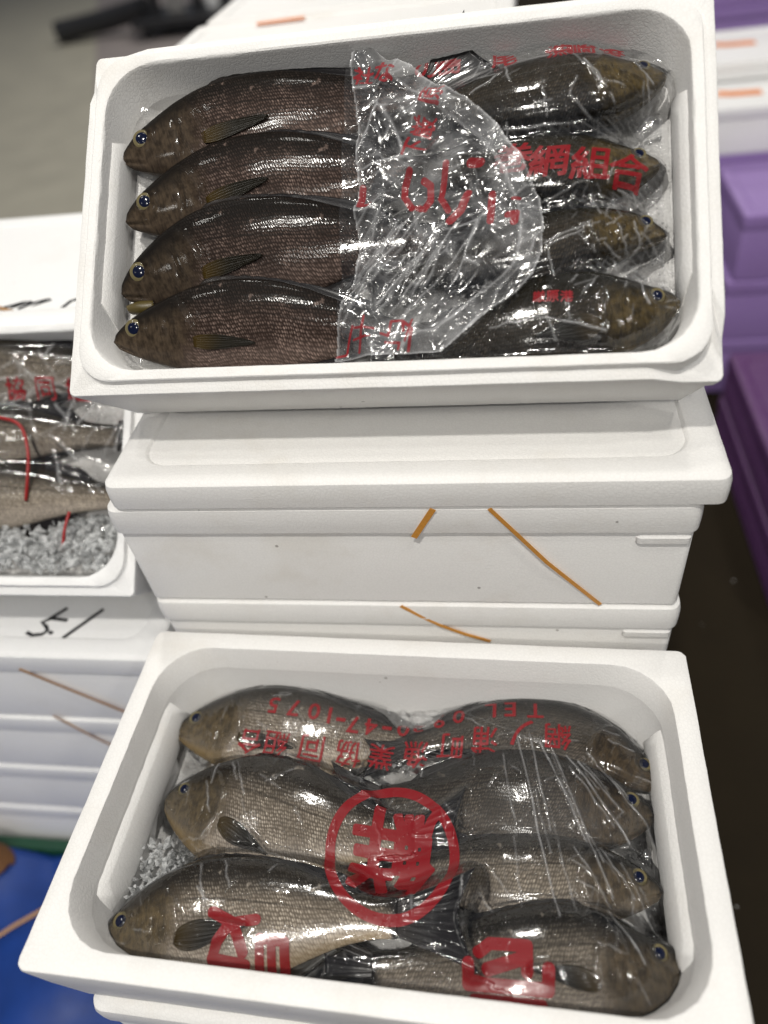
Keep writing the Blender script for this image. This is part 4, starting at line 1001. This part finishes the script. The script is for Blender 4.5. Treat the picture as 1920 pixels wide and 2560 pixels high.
# parallel tension folds across the middle of the flap
fl, fc = wrinkle(U, V_, [(0.35 + 0.9 * i, l) for i, l in rand_lines(40, .235, .335, .055, .125, .03, .085, 21, R(52), 0.2)], 0.0010, 0.0026)
edge = np.exp(-(sd / 0.0016) ** 2)
hump = smooth(0.0, 0.03, sd)
rim_ = smooth(0.0235, 0.017, sd + 0.006 * (vnoise(U * 45, V_ * 45, 77) - .5)) * (0.35 + 0.9 * vnoise(U * 70, V_ * 70, 78)) * smooth(0.285, 0.325, U + 0.25 * np.maximum(0, V_ - 0.24))     # doubled, bulging outer fold
rline = np.exp(-((sd - 0.0195) / 0.0011) ** 2) * smooth(0.30, 0.33, U)
up = sheet_obj('folded_flap', U, V_, base + 0.0040 + 0.005 * hump + 0.75 * h1 + fl + 0.0035 * rim_, pr.ink(), np.clip(0.75 * c1 + 0.8 * fc + 0.7 * edge + 0.20 * rim_ + 0.45 * rline, 0, 1), M_flap, sh, None, sd > -0.0004)
sheet_obj('folded_flap', U, V_, base + 0.0010 + 0.35 * h2, pr.ink() * 0, np.clip(0.25 * c2 + 0.4 * edge, 0, 1), M_film, sh, None, sd > 0.0015)

# --- left box: film with red print over the back fish
U, V_ = np.meshgrid(np.arange(0.27, 0.566, 0.002), np.arange(0.13, 0.33, 0.002), indexing='ij')
O = obstacle('B', U, V_, -0.055); h = relax(O, 0.0015, 200, 3e-5)
wh, wc = wrinkle(U, V_, rand_lines(90, .28, .56, .13, .32, .02, .07, 31), 0.002, 0.003)
pr = Print(U, V_)
for i, ch in enumerate('漁業協同組合'): pr.glyph(ch, np.array((0.335 + 0.040 * i, 0.268)), (0.026, 0.0), (0.0, 0.028), 0.0004)
sh = empty('plastic_sheet', BM, 'clear film with a row of red print over the fish in the left box', 'plastic film', 'clear printed films over the fish')
sheet_obj('film', U, V_, h + wh, pr.ink(), np.clip(wc * 1.2, 0, 1), M_film, sh, None)

# --- liners under the fish
for Mx, box_, seed, lab, rngu in ((UM, 'U', 5, 'clear plastic liner crumpled under the fish of the tilted box', (0.040, 0.561)), (LM, 'L', 6, 'clear plastic liner crumpled under the fish of the foreground box', (0.044, 0.556))):
    U, V_ = np.meshgrid(np.arange(rngu[0], rngu[1], 0.002), np.arange(0.040, 0.320, 0.002), indexing='ij')
    hh, cc = crumple(U, V_, 300 + seed, 14, 0.014, 0.05)
    lo = sheet_obj('plastic_liner', U, V_, (-0.054 if box_ == 'U' else -H + 0.0195) + 0.7 * hh, hh * 0, 0.5 * cc, M_liner, None, Mx)
    tag(lo, lab, 'plastic liner', 'plastic liners under the fish')

# --- crushed ice
def ice(name, n, where, M, r0, r1, seed, label):
    r = np.random.default_rng(seed)
    base = np.array([(1, 0, 0), (-1, 0, 0), (0, 1, 0), (0, -1, 0), (0, 0, 1), (0, 0, -1)], float)
    tri = np.array([(0, 2, 4), (2, 1, 4), (1, 3, 4), (3, 0, 4), (2, 0, 5), (1, 2, 5), (3, 1, 5), (0, 3, 5)])
    V = []; F = []
    for i in range(n):
        c, sz = where(r); q = r.normal(size=(3, 3)); q, _ = np.linalg.qr(q)
        b = base * (0.55 + 0.6 * r.random((6, 1))) * (r.uniform(r0, r1) * sz) * np.array((1.3, 1, 0.7))
        V.append(b @ q.T + c); F += (tri + 6 * i).tolist()
    o = mesh_obj(name, np.concatenate(V), F, M_ice, None, 10, M); return tag(o, label, 'ice', None, 'stuff')
def wB(r):
    while True:
        u = r.uniform(0.06, 0.56); v = r.uniform(0.034, 0.255)
        lim = 0.105 + 0.15 * np.clip((0.37 - u) / 0.20, 0, 1)
        if v < lim: break
    d = np.clip((lim - v) / 0.04, 0, 1)
    return np.array((u, v, -0.053 + 0.042 * d * r.uniform(0.3, 1) + 0.010 * r.random())), 1.0
ice('crushed_ice', 3000, wB, BM, 0.003, 0.0095, 3, 'crushed ice heaped over the front of the left box')
def wL(r):
    t = r.random()
    if t < 0.55: c = np.array((0.075, 0.120)) + r.normal(size=2) * (0.020, 0.014)
    elif t < 0.8: c = np.array((0.060, 0.085)) + r.normal(size=2) * (0.010, 0.010)
    else: c = np.array((r.uniform(.06, .55), r.uniform(.05, .31)))
    return np.array((np.clip(c[0], .045, .55), np.clip(c[1], .045, .31), -0.088 + 0.022 * r.random() ** 2)), 1.0
ice('crushed_ice', 420, wL, LM, 0.002, 0.0055, 4, 'crushed ice between the fish heads of the foreground box')
# red cord of the left box
cp = catmull([(0.36, .235, -.010), (0.40, .228, -.004), (0.435, .215, -.002), (0.448, .185, -.002), (0.448, .15, -.006), (0.442, .120, -.014)], 40)
V, F = tube(cp, 0.0022); rc = mesh_obj('red_cord', V, F, M_redcord, None, None, BM); tag(rc, 'red cord looped over the middle fish of the left box', 'cord')
cp = catmull([(0.505, .105, -.012), (0.503, .085, -.008), (0.499, .060, -.012)], 12)
V, F = tube(cp, 0.002); rc = mesh_obj('red_cord', V, F, M_redcord, None, None, BM); tag(rc, 'short end of red cord sticking out of the crushed ice', 'cord')
